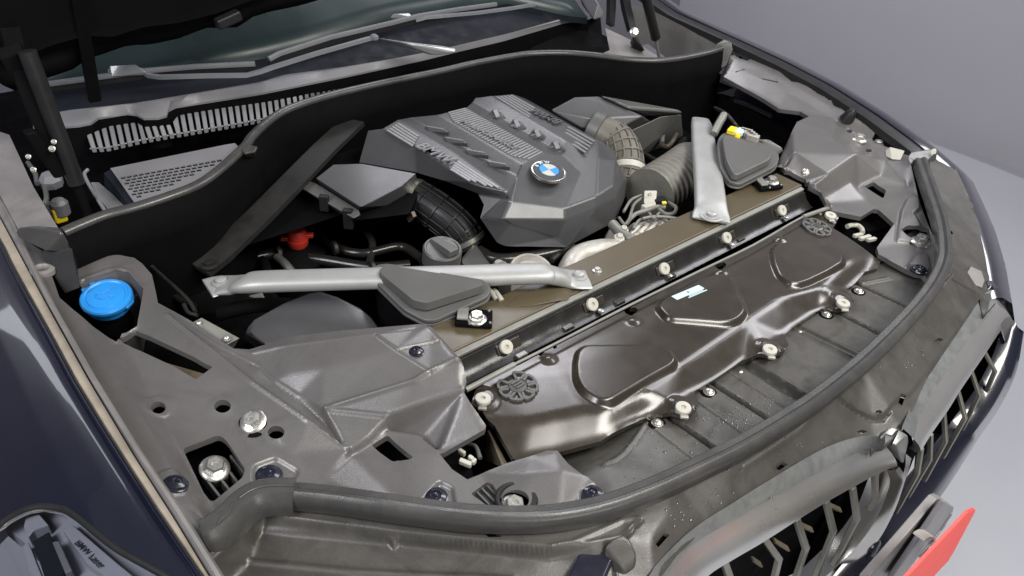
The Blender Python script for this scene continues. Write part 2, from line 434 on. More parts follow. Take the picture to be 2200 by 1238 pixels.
M['floor'] = mat('dark_floor', (.25, .25, .28), .5, var=.05, nscale=2, bump=.05)
M['platform'] = mat('pale_platform', (.33, .34, .37), .38, var=.05, nscale=1.5, bump=.05, bscale=80)
M['lens'] = bpy.data.materials.new('clear_lens'); M['lens'].use_nodes = True
_n = M['lens'].node_tree.nodes; _l = M['lens'].node_tree.links
_g = _n.new('ShaderNodeBsdfGlossy'); _g.inputs['Roughness'].default_value = .04; _t = _n.new('ShaderNodeBsdfTransparent'); _t.inputs[0].default_value = (.82, .84, .88, 1)
_f = _n.new('ShaderNodeFresnel'); _f.inputs[0].default_value = 1.6; _m = _n.new('ShaderNodeMixShader')
_l.new(_f.outputs[0], _m.inputs[0]); _l.new(_t.outputs[0], _m.inputs[1]); _l.new(_g.outputs[0], _m.inputs[2]); _l.new(_m.outputs[0], _n['Material Output'].inputs[0])
M['lamp_grey'] = mat('headlight_housing', (.30, .30, .32), .35, var=.06, nscale=12, bump=.05)
M['dim_steel'] = mat('dim_painted_steel', (.013, .0125, .0115), .55, var=.2, nscale=12, bump=.1)
M['drop'] = mat('water_drop', (.03, .03, .028), .08, var=.05, bump=0, spec=.9, coat=.5)

# ------------------------------------------------------------------ fasteners
def white_screw(p, n, parent, r=.0115, name='screw'):
    o = lathe(name, p, n, [(r * .7, -.004), (r * .96, 0), (r, .0015), (r, .004), (r * .93, .0056), (r * .55, .006), (r * .32, .0058), (r * .28, .003), (.0002, .003)], M['white'], parent, 28)
    return o
def hex_bolt(p, n, parent, s=1., name='bolt', mt=None):
    mt = mt or M['zinc']
    o = lathe(name, p, n, [(.0135 * s, 0), (.0140 * s, .0012 * s), (.0140 * s, .003 * s), (.0125 * s, .0042 * s), (.0100 * s, .005 * s), (.0100 * s, .006 * s)], mt, parent, 26)
    h = lathe('bolt_head', p, n, [(.0090 * s, .005 * s), (.0090 * s, .0105 * s), (.0078 * s, .0122 * s), (.0035 * s, .0122 * s), (.0028 * s, .0105 * s), (.0002, .0105 * s)], mt, o, 6, angle=20)
    return o
def dome_screw(p, n, parent, r=.006, name='screw'):
    return lathe(name, p, n, [(r * 1.25, -.001), (r * 1.25, .0008), (r, .001), (r * .95, .003), (r * .65, .0046), (r * .3, .0052), (r * .28, .0035), (.0002, .0035)], M['zinc'], parent, 18)
def plug(p, n, parent, r=.0125, name='rubber_plug'):
    return lathe(name, p, n, [(r * 1.15, -.002), (r * 1.15, .0012), (r, .0018), (r * .9, .0045), (r * .6, .0062), (r * .5, .0066), (r * .45, .005), (r * .2, .005), (r * .18, .0075), (.0002, .008)], M['plug'], parent, 26)
UP = Vector((0, 0, 1))

# ================================================================== SETTING
fl = mk('floor', [(-6, -5, -1.02), (7, -5, -1.02), (7, 6, -1.02), (-6, 6, -1.02)], [(0, 1, 2, 3)], M['floor'], kind='structure')
pl = lathe('platform', (.5, .9, -1.02), UP, [(2.995, 0), (2.995, .012), (2.985, .02), (2.97, .0205), (2.955, .017), (0.001, .017)], M['platform'], n=160, angle=50, kind='structure')
wl = mk('wall', [(3.62, -5, -1.02), (3.62, 3.12, -1.02), (3.62, 3.12, 2.6), (3.62, -5, 2.6)], [(0, 1, 2, 3)], M['wall'], kind='structure')
w2 = mk('wall_return', [(3.62, 3.12, -1.02), (-6, 3.12, -1.02), (-6, 3.12, 2.6), (3.62, 3.12, 2.6)], [(0, 1, 2, 3)], M['wall_shaded'], kind='structure')

# ================================================================== CAR BODY
car = thing('car', 'dark blue car standing with its bonnet open and engine bay bare', 'car')
# dark well of the engine bay
def wallq(name, pts, m=M['void']):
    return mk(name, pts, [tuple(range(len(pts)))], m, car, kind=None)
zb = -.50
wx = .80
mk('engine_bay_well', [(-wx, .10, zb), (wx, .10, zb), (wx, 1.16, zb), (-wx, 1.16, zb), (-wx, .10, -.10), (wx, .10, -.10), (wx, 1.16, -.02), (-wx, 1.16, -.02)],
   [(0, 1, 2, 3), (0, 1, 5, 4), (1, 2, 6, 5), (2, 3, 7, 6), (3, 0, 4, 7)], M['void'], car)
# strut towers deep in the bay
for sx in (-1, 1):
    lathe('suspension_tower', (sx * .60, .80, -.30), UP, [(.15, 0), (.13, .12), (.115, .17), (.05, .18), (.045, .2), (.001, .2)], M['black'], car, 28)

# near fender ---------------------------------------------------------
e_px = [(-60, 430), (0, 530), (20, 573), (102, 722), (153, 818), (210, 913), (265, 1001), (326, 1096), (424, 1240), (500, 1350)]
edge = resample([PZ(x, y, .036) for x, y in e_px], 40)
def outward(pts, d, dz):
    r = []
    for i, p in enumerate(pts):
        t = (pts[min(i + 1, len(pts) - 1)] - pts[max(i - 1, 0)]); n = Vector((t.y, -t.x, 0)).normalized()
        if n.x > 0: n = -n
        r.append(p + n * d + Vector((0, 0, dz)))
    return r
prof = [(-.004, -.012), (-.002, -.003), (.001, .0), (.006, .0005), (.02, -.003), (.05, -.012), (.09, -.03), (.12, -.052), (.142, -.085), (.155, -.13), (.16, -.2), (.162, -.5)]
# the fender skin stops at the headlight: cut it with a plane polygon by building it as a sheet with an outline
hl_edge = q('C0', (0, 905), (40, 870), (100, 835), (180, 803), (280, 787), (400, 797), (460, 825), (520, 868), (600, 935), (680, 1000), (760, 1060), (850, 1110), (960, 1170), (1050, 1225), (1100, 1262))
class Body:
    """height of the car's outer skin near the front right corner, from its distance to the bonnet gap"""
    def __init__(s, edge, off=0, sg=-1): s.e = [tuple(p)[:2] for p in edge]; s.off = off; s.sg = sg; s.x = [p[0] for p in prof]; s.z = [p[1] for p in prof]
    def f(s, x, y):
        x = np.atleast_1d(np.asarray(x, float)); y = np.atleast_1d(np.asarray(y, float))
        d = seg_dist(x, y, s.e)
        ex = np.interp(y, sorted(p[1] for p in s.e), [p[0] for p in sorted(s.e, key=lambda p: p[1])])
        d = np.where((x - ex) * s.sg > 0, d, -d)
        xx = np.linspace(-.004, .17, 400); zz = np.interp(xx, s.x, s.z); k_ = 21; zs = np.convolve(np.pad(zz, k_ // 2, mode='edge'), np.ones(k_) / k_, 'valid'); zs[:20] = zz[:20]
        return .036 + np.interp(d, np.r_[xx, .2, .5], np.r_[zs, -.5, -.5]) + s.off
    hit = Surf.hit; hits = Surf.hits; xy = Surf.xy; normal = Surf.normal
    def prof_z(s, d):
        xx = np.linspace(-.004, .17, 400); zz = np.interp(xx, s.x, s.z); k_ = 21; zs = np.convolve(np.pad(zz, k_ // 2, mode='edge'), np.ones(k_) / k_, 'valid'); zs[:20] = zz[:20]
        return .036 + np.interp(d, xx, zs) + s.off
body = Body(edge)
eo = [tuple(p)[:2] for p in edge]
hl_xy = body.xy(hl_edge)
hl_poly = hl_xy + [(hl_xy[-1][0] + .05, hl_xy[-1][1] - .3), (-1.3, -.2), (-1.3, hl_xy[0][1])]
fo = [(p[0] - .0005, p[1]) for p in eo if p[1] > hl_xy[-1][1] - .02]
fo_poly = [(x, y) for x, y in fo] + [(hl_xy[-1][0], hl_xy[-1][1])] + hl_xy[::-1] + [(-1.005, .52), (-1.005, 1.15)]
def skin(name, bd_, mask, m_, parent, n=330, dd=.0021, label=None):
    e_ = resample(edge, n); ds = np.concatenate([np.linspace(-.004, .006, 8), np.arange(.009, .166, dd)])
    V = []; 
    for d in ds:
        o_ = outward(e_, d, 0); V += [(p.x, p.y) for p in o_]
    V = np.array(V); z = bd_.prof_z(np.repeat(ds, n)); f = []
    ok = mask(V[:, 0], V[:, 1])
    for i in range(len(ds) - 1):
        for j in range(n - 1):
            a_ = (i * n + j, i * n + j + 1, (i + 1) * n + j + 1, (i + 1) * n + j)
            if ok[list(a_)].sum() >= 2: f.append(a_)
    me_v = [(x, y, zz) for (x, y), zz in zip(V, z)]
    us = sorted({k for q_ in f for k in q_}); mp = {k: i for i, k in enumerate(us)}
    return mk(name, [me_v[k] for k in us], [tuple(mp[k] for k in q_) for q_ in f], m_, parent, 80, 0, None, label)
skin('fender', body, lambda x, y: ~in_poly(x, y, hl_poly), M['navy'], car, label='glossy dark blue fender panel nearest the camera')
# edge highlight roll
sweep('fender_edge', [p + Vector((.002, 0, -.001)) for p in edge], .0026, M['navy'], car)
# beige protective strip in the bonnet gap, then the grey flange
b_in = resample([PZ(x, y, .034) for x, y in [(-60, 390), (0, 470), (102, 660), (190, 818), (290, 985), (370, 1110), (440, 1225), (520, 1350)]], 40)
l_in = resample([PZ(x, y, .040) for x, y in [(-60, 330), (0, 415), (112, 655), (205, 820), (297, 930 + 35), (375, 1068 + 10), (446, 1192), (520, 1310)]], 40)
def off(l, dx, dz): return [p + Vector((dx, 0, dz)) for p in l]
strip('edge_strip', [off(edge, .004, -.010), off(edge, .0055, -.002), off(edge, .007, 0), off(b_in, 0, .001), off(b_in, .001, -.006)], M['beige'], car, label='beige edge strip in the bonnet gap of the near fender')
strip('fender_flange', [off(b_in, .0012, -.004), off(b_in, .003, .003), off(b_in, .008, .005), off(l_in, -.004, .003), off(l_in, .0, .001), off(l_in, .004, -.010), off(l_in, .006, -.06)], M['flange'], car)

# far fender -----------------------------------------------------------
far_edge = resample([PZ(x, y, z) for x, y, z in [(1395, -25, .085), (1470, 25, .085), (1600, 82, .08), (1700, 128, .075), (1800, 180, .066), (1900, 243, .05), (1990, 308, .03), (2040, 350, .012), (2062, 375, 0), (2085, 425, -.012), (2108, 480, -.02), (2130, 560, -.03), (2142, 640, -.04)]], 50)
def outf(pts, d, dz): return [p + Vector((d, -.25 * d, dz)) for p in pts]
strip('fender', [outf(far_edge, -.022, -.012), outf(far_edge, -.020, -.001), outf(far_edge, -.014, .0), outf(far_edge, 0, 0), outf(far_edge, .02, -.006), outf(far_edge, .06, -.03), outf(far_edge, .10, -.08), outf(far_edge, .12, -.2), outf(far_edge, .12, -.5)], M['navy'], car, label='glossy dark blue fender panel on the far side')
i0, i1 = 4, 36
gap = [outf(far_edge, d, z)[:i1] for d, z in ((-.020, -.004), (-.034, -.001), (-.052, -.006), (-.056, -.02))]
strip('gap_seal', gap, M['rubber_dark'], car, label='black rubber strip in the far bonnet gap')

# windscreen, scuttle and cowl ---------------------------------------------
wb = [PZ(x, y, z) for x, y, z in [(60, 205, .10), (112, 192, .11), (237, 172, .115), (400, 152, .12), (560, 130, .125), (700, 95, .135), (838, 52, .15), (980, 25, .15), (1100, 8, .15), (1216, 35, .12), (1262, 40, .11)]]
wb = resample(wb, 30)
wt = [p + Vector((0, .75, .42)) for p in wb]
strip('windscreen', [wb, [p + Vector((0, .05, .03)) for p in wb], wt], M['glass'], car, thick=.004)
# dashboard seen through the glass as a dark shelf with a row of vents
cl = {}
cl['wb'] = resample(wb, 60)
cl['a'] = resample([PZ(x, y, z) for x, y, z in [(70, 262, .095), (125, 237, .10), (305, 217, .105), (560, 174, .105), (608, 159, .105), (743, 141, .108), (879, 119, .11), (960, 104, .11), (1100, 71, .11), (1216, 40, .11), (1262, 30, .11)]], 60)
cl['b'] = resample([PZ(x, y, z) for x, y, z in [(75, 290, .088), (132, 272, .09), (190, 268, .09), (210, 253, .09), (285, 241, .09), (305, 254, .09), (356, 253, .09), (363, 231, .09), (560, 200, .094), (743, 163, .098), (913, 126, .10), (985, 108, .10), (1080, 86, .10), (1209, 48, .10), (1268, 38, .10)]], 60)
strip('scuttle', [cl['wb'], off(cl['wb'], 0, -.014), [p.lerp(r_, .5) + Vector((0, 0, -.010)) for p, r_ in zip(cl['wb'], cl['a'])], off(cl['a'], 0, -.002)], M['cowl_dark'], car, label='dark plastic scuttle below the windscreen')
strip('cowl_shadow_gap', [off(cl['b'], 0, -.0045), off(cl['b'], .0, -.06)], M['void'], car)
strip('cowl_trim', [off(cl['a'], 0, -.002), [p.lerp(r_, .45) + Vector((0, 0, .006)) for p, r_ in zip(cl['a'], cl['b'])], cl['b'], off(cl['b'], 0, -.004)], M['cowl'], car, label='light grey cowl lip with a notched lower edge')
# floor of the cowl, dark
mk('cowl_well', [(-.90, .82, -.04), (.86, .82, -.04), (.86, 1.7, -.04), (-.90, 1.7, -.04)], [(0, 1, 2, 3)], M['void'], car)
# light flanges beside the hinges
mk('hinge_flange', [PZ(x, y, z) for x, y, z in [(-10, 280, .05), (20, 290, .05), (72, 402, .045), (125, 490, .04), (95, 500, .04), (40, 495, .04), (0, 420, .045), (-30, 350, .05)]], [tuple(range(8))], M['flange'], car)
inner = [PZ(x, y, z) for x, y, z in [(1346, 6, .09), (1400, 22, .095), (1470, 58, .085), (1548, 102, .075), (1521, 118, .04), (1470, 128, .0), (1436, 128, -.01), (1400, 100, .0), (1368, 80, .02), (1350, 45, .05)]]
mk('hinge_flange', inner, [tuple(range(10))], M['flange'], car, bevel=.002)
mk('hinge_plate', [PZ(x, y, z) for x, y, z in [(1284, 119, .045), (1310, 108, .045), (1300, 60, .05), (1360, 88, .045), (1412, 120, .03), (1450, 134, .02), (1350, 134, .03)]], [(0, 1, 6), (1, 2, 3), (1, 3, 4, 6), (4, 5, 6)], M['flange'], car)
mk('wiper_well_cover', [PZ(x, y, z) for x, y, z in [(905, 140, .06), (1075, 92, .07), (1215, 50, .08), (1290, 36, .07), (1296, 100, .05), (1215, 108, .05), (1060, 118, .05)]], [(0, 1, 6), (1, 2, 5, 6), (2, 3, 4, 5)], M['black'], car)

# ---------------------------------------------------------------- mirror housing glimpse at the base of the far pillar
hull('mirror_base', [PZ(x, y, z) for x, y, z in [(1245, -5, .12), (1262, 26, .10), (1275, 44, .09), (1292, 38, .09), (1297, 28, .10), (1286, 8, .13), (1275, -8, .14), (1250, 10, .06), (1285, 20, .06)]], M['cowl'], car, .004, label='pale plastic cap at the foot of the far windscreen pillar')

# ================================================================== BONNET
bon = thing('bonnet', 'raised black bonnet underside hanging into the top left corner', 'bonnet')
bp_ = [(-60, 120), (0, 175), (30, 190), (70, 172), (112, 158), (158, 142), (182, 122), (215, 112), (272, 92), (320, 91), (380, 78), (440, 55), (470, 56), (510, 54), (535, 33), (580, 20), (640, 8), (700, -10), (760, -30)]
lo = resample([PY(x, y, 1.10) for x, y in bp_], 40)
hi = [Vector((p.x, p.y - .30, p.z + .55)) for p in lo]
strip('inner_panel', [off(lo, 0, -.001), [Vector((p.x, p.y - .005, p.z + .02)) for p in lo], [Vector((p.x, p.y + .004, p.z + .05)) for p in lo], hi], M['black'], bon, thick=.012)
lo2 = resample([PY(x, y, 1.07) for x, y in [(-60, 60), (0, 118), (60, 120), (100, 100), (180, 78), (240, 80), (300, 60), (380, 50), (460, 30), (540, 0), (600, -20)]], 30)
strip('edge_bead', [lo2, [Vector((p.x, p.y - .012, p.z + .004)) for p in lo2], [Vector((p.x, p.y - .012, p.z + .018)) for p in lo2], [Vector((p.x, p.y - .10, p.z + .30)) for p in lo2]], M['black'], bon)
boxo('rib', PY(172, 30, 1.05), (.010, 0, 0), (0, .006, 0), (0, -.05, .16), M['black'], bon, .003)
boxo('rubber_stop', PY(490, 42, 1.05), (.022, 0, .006), (0, .01, 0), (-.002, 0, .009), M['rubber_dark'], bon, .004)

# hinges and gas struts -------------------------------------------------------
hl_ = bon
sweep('hinge_arm', spline([PY(20, 60, 1.02), PY(45, 150, 1.0), PY(75, 230, .98), PY(110, 310, .97), PY(130, 370, .96)]), [(-.012, -.006), (.012, -.006), (.012, .006), (-.012, .006)], M['black'], hl_, up=(0, -1, 0))
boxo('hinge_bracket', PY(62, 175, 1.0), (.016, 0, .004), (0, .006, .006), (-.012, 0, .05), M['black'], hl_, .003)
boxo('hinge_bracket', PY(95, 330, .96), (.008, 0, 0), (0, .01, 0), (-.010, 0, .04), M['black'], hl_, .003)
for x, y, s_ in ((61, 337, .28), (72, 365, .3), (112, 320, .35), (116, 305, .28)):
    hex_bolt(PY(x, y, .94), (-.3, -.8, .5), hl_, s_)
hr_ = bon
sweep('hinge_arm', [PY(1338, -30, 1.0), PY(1346, 20, .98), PY(1358, 66, .95)], [(-.012, -.006), (.012, -.006), (.012, .006), (-.012, .006)], M['rubber_dark'], hr_, up=(0, -1, 0))
sweep('hinge_arm', [PY(1314, -30, 1.03), PY(1313, 20, 1.02), PY(1311, 54, 1.0)], [(-.011, -.006), (.011, -.006), (.011, .006), (-.011, .006)], M['rubber_dark'], hr_, up=(0, -1, 0))
hull('hinge_bracket', [PZ(x, y, z) for x, y, z in [(1352, 92, .05), (1360, 78, .08), (1366, 72, .08), (1378, 100, .05), (1386, 110, .045), (1358, 104, .04), (1380, 108, .03)]], M['rubber_dark'], hr_, .003)
lathe('pivot_bolt', PY(1361, 70, .93), (-.4, -.7, .4), [(.011, 0), (.011, .006), (.007, .008), (.007, .015), (.0001, .015)], M['zinc'], hr_, 12)
gs = thing('gas_strut', 'slim black gas strut rising to the bonnet on the near side', 'gas strut', group='bonnet gas struts')
sweep('strut_tube', [PY(58, 110, .98), PY(165, 395, .955)], .0125, M['rubber_dark'], gs)
sweep('strut_rod', [PY(165, 395, .955), PY(192, 468, .95)], .0065, M['black'], gs)
gs2 = thing('gas_strut', 'slim black gas strut on the far side with its thin rod showing', 'gas strut', group='bonnet gas struts')
sweep('strut_tube', [PY(1380, -40, .96), PY(1409, 82, .95)], .0125, M['rubber_dark'], gs2)
sweep('strut_rod', [PY(1408, 80, .95), PY(1417, 128, .945)], .0045, M['wiper'], gs2)

# ================================================================== WIPERS
def wiper(name, label, arm, blade, head, armr, bladeh, zoff=.0, y=1.15):
    t = thing(name, label, 'windscreen wiper', group='windscreen wipers')
    sweep('wiper_arm', arm, [(-armr, -armr * .5), (armr, -armr * .5), (armr * .8, armr * .6), (-armr * .8, armr * .6)], M['wiper'], t)
    sweep('wiper_blade', blade, [(-.004, -bladeh), (.004, -bladeh), (.0045, bladeh * .2), (.0025, bladeh), (-.0025, bladeh)], M['wiper'], t)
    sweep('blade_rubber', off(blade, 0, -bladeh - .004), [(-.002, -.006), (.002, -.006), (.002, .005), (-.002, .005)], M['rubber_dark'], t)
    return t
def wz(x, y, z=.165): return PZ(x, y, z)
w_a = wiper('windscreen_wiper', 'lower grey windscreen wiper with its square head above the cowl grille', [wz(x, y, z) for x, y, z in [(300, 150, .15), (322, 163, .15), (345, 166, .15), (450, 163, .155), (530, 162, .155), (560, 154, .16), (582, 146, .165), (680, 115, .175), (790, 84, .18), (800, 82, .18)]],
            [wz(x, y, z) for x, y, z in [(98, 181, .145), (231, 163, .15), (312, 152, .155), (420, 143, .16), (548, 137, .165)]], None, .0055, .004)
hull('wiper_head', [wz(x, y, z) for x, y, z in [(231, 150, .155), (236, 142, .165), (292, 139, .168), (312, 155, .155), (320, 160, .15), (240, 165, .15), (233, 168, .14), (310, 172, .13)]], M['wiper'], w_a, .003)
w_b = wiper('windscreen_wiper', 'upper windscreen wiper crossing the middle of the windscreen to a pointed grey cover', [wz(x, y, z) for x, y, z in [(893, 44, .18), (915, 38, .185), (1025, 28, .19), (1100, 18, .19), (1148, 10, .19)]],
            [wz(x, y, z) for x, y, z in [(577, 127, .17), (600, 115, .175), (710, 80, .18), (838, 50, .185), (900, 34, .188), (985, 20, .19), (1066, 9, .19)]], None, .005, .004)
hull('wiper_head', [wz(x, y, z) for x, y, z in [(836, 38, .185), (842, 29, .192), (879, 27, .192), (893, 40, .185), (850, 52, .17), (890, 50, .17)]], M['wiper'], w_b, .003)
hull('arm_cover', [wz(x, y, z) for x, y, z in [(808, 81, .17), (860, 90, .165), (974, 102, .15), (985, 106, .145), (978, 114, .14), (932, 120, .135), (880, 104, .14), (830, 92, .15)]], M['wiper'], w_b, .003)
lathe('pivot_cap', wz(804, 84, .178), UP, [(.009, 0), (.009, .006), (.005, .009), (.0001, .009)], M['wiper'], w_b, 14)

# ================================================================== COWL GRILLE with slats
lg = thing('cowl_grille', 'row of grey upright slats in the black cowl below the windscreen', 'air grille')
botl = [(193, 318), (230, 316), (300, 300), (400, 283), (500, 266), (560, 255), (620, 233), (680, 212), (732, 200)]
topl = [(183, 291), (200, 284), (217, 277), (233, 271), (258, 267), (285, 263), (297, 263), (309, 272), (340, 269), (368, 267), (378, 249), (400, 244), (480, 231), (560, 219), (640, 205), (732, 190)]
def yat(l, x):
    return float(np.interp(x, [p[0] for p in l], [p[1] for p in l]))
nsl = 39
for i in range(nsl):
    t = (i + .2) / nsl; x0 = 183 + (732 - 183) * (1 - (1 - t) ** 1.12)
    t2 = (i + .85) / nsl; x1 = 183 + (732 - 183) * (1 - (1 - t2) ** 1.12)
    sh = 9 * (1 - t) + 1
    a0 = PZ(x0, yat(topl, x0), .075); a1 = PZ(x1, yat(topl, x1), .075)
    b1 = PZ(x1 + sh, yat(botl, x1 + sh), .060); b0 = PZ(x0 + sh, yat(botl, x0 + sh), .060)
    prism('slat', [a0, a1, b1, b0], .010, M['cowl'], lg, .0012, segs=1)
strip('lower_rail', [[PZ(x, y, .058) for x, y in botl], [PZ(x, y + 3, .056) for x, y in botl], [PZ(x, y + 3, .03) for x, y in botl]], M['cowl'], lg)
strip('backing', [[PZ(x, y - 26, .05) for x, y in botl], [PZ(x, y + 4, .035) for x, y in botl]], M['void'], lg)

# honeycomb cabin filter cover
hc = thing('filter_housing', 'pale grey filter housing with a mesh of slots behind the rubber bulkhead', 'filter housing')
hs = Surf([(232, 362, .05), (516, 309, .05), (530, 325, .045), (440, 395, .04), (300, 440, .035), (200, 300, .05), (560, 300, .04)], r=0)
outl = [(237, 362), (505, 310), (519, 322), (508, 336), (470, 362), (420, 388), (370, 412), (300, 440), (291, 438)]
holes = []
u0 = np.array([258., 381.]); u1 = np.array([503., 337.]); v1 = np.array([293., 434.])
nc, nr = 19, 9
for r_ in range(nr):
    for c_ in range(nc):
        o = u0 + (u1 - u0) * ((c_ + .5 * (r_ % 2)) / nc) + (v1 - u0) * (r_ / nr) + (u0 - u1) * .02 * 0
        du = (u1 - u0) / nc * .80; dv = (v1 - u0) / nr * .72
        cx, cy = o + du / 2 + dv / 2
        lim = np.interp(cx, [291, 370, 420, 470, 508], [434, 404, 380, 356, 334])
        if cy > lim - 7 or cx > 498: continue
        holes.append([tuple(o), tuple(o + du), tuple(o + du + dv), tuple(o + dv)])
panel('mesh_lid', hs, outl, M['cowl'], hc, holes=holes, grid=.02, lip=.002)
v = hs.hits([(237, 362), (505, 310), (519, 322), (420, 388), (300, 440)])
mk('housing_side', [v[0] + Vector((-.012, 0, -.006)), v[0] + Vector((.004, 0, -.001)), v[4] + Vector((.004, 0, -.001)), v[4] + Vector((-.012, 0, -.006)), v[4] + Vector((-.03, 0, -.12)), v[0] + Vector((-.03, 0, -.12))], [(0, 1, 2, 3), (0, 3, 4, 5)], M['cowl_dark'], hc)
mk('inner_tray', [p + Vector((0, 0, -.012)) for p in v], [tuple(range(5))], M['void'], hc)
mk('side_duct', pts3([(195, 392), (212, 392), (245, 420), (282, 446), (245, 460), (238, 458), (212, 425)], .02), [tuple(range(7))], M['cowl'], hc, bevel=.002)
sweep('duct_rib', spline([PZ(188, 365, .04), PZ(182, 378, .04), (PZ(205, 420, .04)), PZ(232, 463, .04)]), .003, M['cowl'], hc)

# ================================================================== REAR SEAL (bulkhead)
rs = thing('bulkhead_seal', 'long curved black rubber bulkhead seal across the back of the engine bay', 'rubber seal')
rp = [(136, 499, .072), (180, 480, .074), (230, 461, .076), (292, 445, .078), (360, 423, .08), (424, 398, .08), (470, 366, .08), (505, 335, .08), (529, 312, .08), (545, 290, .08), (591, 250, .08), (642, 226, .08), (730, 200, .08), (845, 174, .08), (947, 153, .08), (1015, 137, .08), (1100, 121, .08), (1148, 115, .08), (1216, 114, .08), (1280, 119, .08), (1351, 128, .078), (1419, 130, .078), (1470, 124, .078), (1521, 113, .078), (1549, 104, .078)]
rp = spline([PZ(*p) for p in rp], 4)
sweep('seal_bead', rp, [(.009 * math.cos(a), .007 * math.sin(a)) for a in [2 * math.pi * k / 12 for k in range(12)]], M['rubber'], rs)
def deep(l, dy, dz): return [Vector((p.x, p.y + dy, p.z + dz)) for p in l]
strip('bulkhead', [deep(rp, -.007, -.002), deep(rp, -.014, -.022), deep(rp, -.020, -.05), deep(rp, -.018, -.055), deep(rp, -.02, -.40)], M['black'], rs)
strip('bulkhead_back', [deep(rp, .007, -.004), deep(rp, .01, -.09)], M['black'], rs)
hull('seal_clip', [PZ(x, y, z) for x, y, z in [(516, 318, .088), (531, 309, .094), (556, 314, .09), (548, 328, .086), (526, 332, .084), (523, 345, .05), (548, 340, .05)]], M['rubber'], rs, .004)
# near end: corner moulding stepping over the fender rail
hull('end_cap', [PZ(x, y, z) for x, y, z in [(33, 497, .06), (42, 487, .07), (80, 484, .075), (128, 488, .078), (136, 500, .078), (160, 545, .04), (100, 540, .05), (40, 512, .055)]], M['rubber'], rs, .005)
hull('end_cap', [PZ(x, y, z) for x, y, z in [(85, 540, .045), (150, 510, .06), (165, 560, .03), (172, 620, .02), (140, 632, .01), (118, 600, .02), (112, 555, .03)]], M['rubber_dark'], rs, .005)  # black block added to darken the deep gap beside the cap
hull('end_cap', [PZ(x, y, z) for x, y, z in [(1536, 96, .085), (1556, 84, .095), (1572, 90, .095), (1576, 106, .08), (1566, 122, .06), (1562, 142, .04), (1545, 150, .03), (1534, 130, .05), (1530, 118, .06)]], M['rubber'], rs, .005)
hull('end_cap', [PZ(x, y, z) for x, y, z in [(1538, 140, .03), (1550, 138, .04), (1566, 150, .03), (1560, 162, .02), (1544, 160, .02)]], M['rubber'], rs, .003)
# dark rising strut behind the near air box
dk = own(sweep('strut_brace', [PZ(430, 580, -.045), PZ(470, 548, -.035), PZ(560, 462, -.012), PZ(640, 380, .005), PZ(700, 318, .012), PZ(760, 262, .02)], [(-.024, -.005), (.024, -.005), (.024, .005), (-.024, .005)], M['dim_steel']), 'dark flat brace running back from the suspension tower under the bulkhead seal', 'brace')
lathe('end_bolt', PZ(450, 570, -.034), UP, [(.014, -.001), (.014, .001), (.008, .002), (.008, .007), (.0001, .008)], M['dim_steel'], dk, 14)
mk('warning_label', pts3([(466, 458), (490, 436), (497, 442), (473, 466)], .0), [(0, 1, 2, 3)], M['lid'], dk)

# ================================================================== NEAR SIDE COVER
sc = thing('side_cover', 'large faceted grey plastic cover beside the near fender, holding the blue cap', 'side cover', group='grey side covers of the engine bay')
ctrl = [(20, 505, .034), (112, 655, .030), (205, 820, .026), (297, 965, .020), (375, 1078, .014), (446, 1192, .010),
        (105, 560, .030), (125, 634, .027), (170, 671, .026), (217, 756, .023), (251, 820, .021), (298, 886, .017), (356, 981, .012), (400, 1055, .008), (441, 1113, .005),
        (163, 603, .012), (190, 655, .008), (251, 715, .006), (282, 773, .003), (305, 820, .001), (326, 855, -.001), (353, 896, -.005), (393, 981, -.010), (441, 1072, -.014), (465, 1125, -.014),
        (254, 549, .018), (288, 554, .016), (326, 590, .014), (339, 651, .012), (414, 692, .010), (502, 749, .004), (160, 565, .02),
        (360, 676, .014), (450, 748, .012), (540, 820, .007), (660, 903, -.004), (750, 967, -.028),
        (380, 678, .009), (470, 740, .004), (560, 783, -.001), (591, 818, -.004), (640, 850, -.009), (700, 905, -.020),
        (300, 700, .007), (421, 815, .001), (400, 900, -.006), (500, 900, -.010), (620, 980, -.022), (470, 1000, -.012), (560, 1060, -.02), (700, 1030, -.030),
        (536, 751, .002), (565, 742, .006), (619, 724, .014), (720, 712, .022), (900, 697, .032), (925, 703, .036),
        (545, 757, .004), (608, 744, .016), (805, 720, .036), (852, 753, .036), (922, 798, .032), (988, 776, .038), (1001, 820, .020),
        (696, 879, -.006), (889, 818, .024), (832, 896, -.008), (995, 838, .018), (620, 800, .006), (700, 790, .017),
        (838, 923, -.022), (900, 933, -.025), (944, 966, -.031), (1041, 923, -.010), (1044, 914, -.008),
        (755, 978, -.036), (842, 934, -.038), (902, 945, -.042), (936, 976, -.044), (971, 1008, -.036), (1036, 1017, -.038), (1088, 995, -.036), (1139, 980, -.032), (1197, 968, -.030),
        (1220, 995, -.034), (1263, 1025, -.040), (1320, 1085, -.044), (1200, 1125, -.042), (1100, 1135, -.042), (900, 1120, -.038), (700, 1095, -.034), (640, 1092, -.028), (560, 1110, -.02), (455, 1180, -.004),
        (1136, 1018, -.026), (1210, 1012, -.027)]
ix = {(c[0], c[1]): i for i, c in enumerate(ctrl)}
def cr(*ch):
    return [(ix[a], ix[b]) for a, b in zip(ch, ch[1:])]
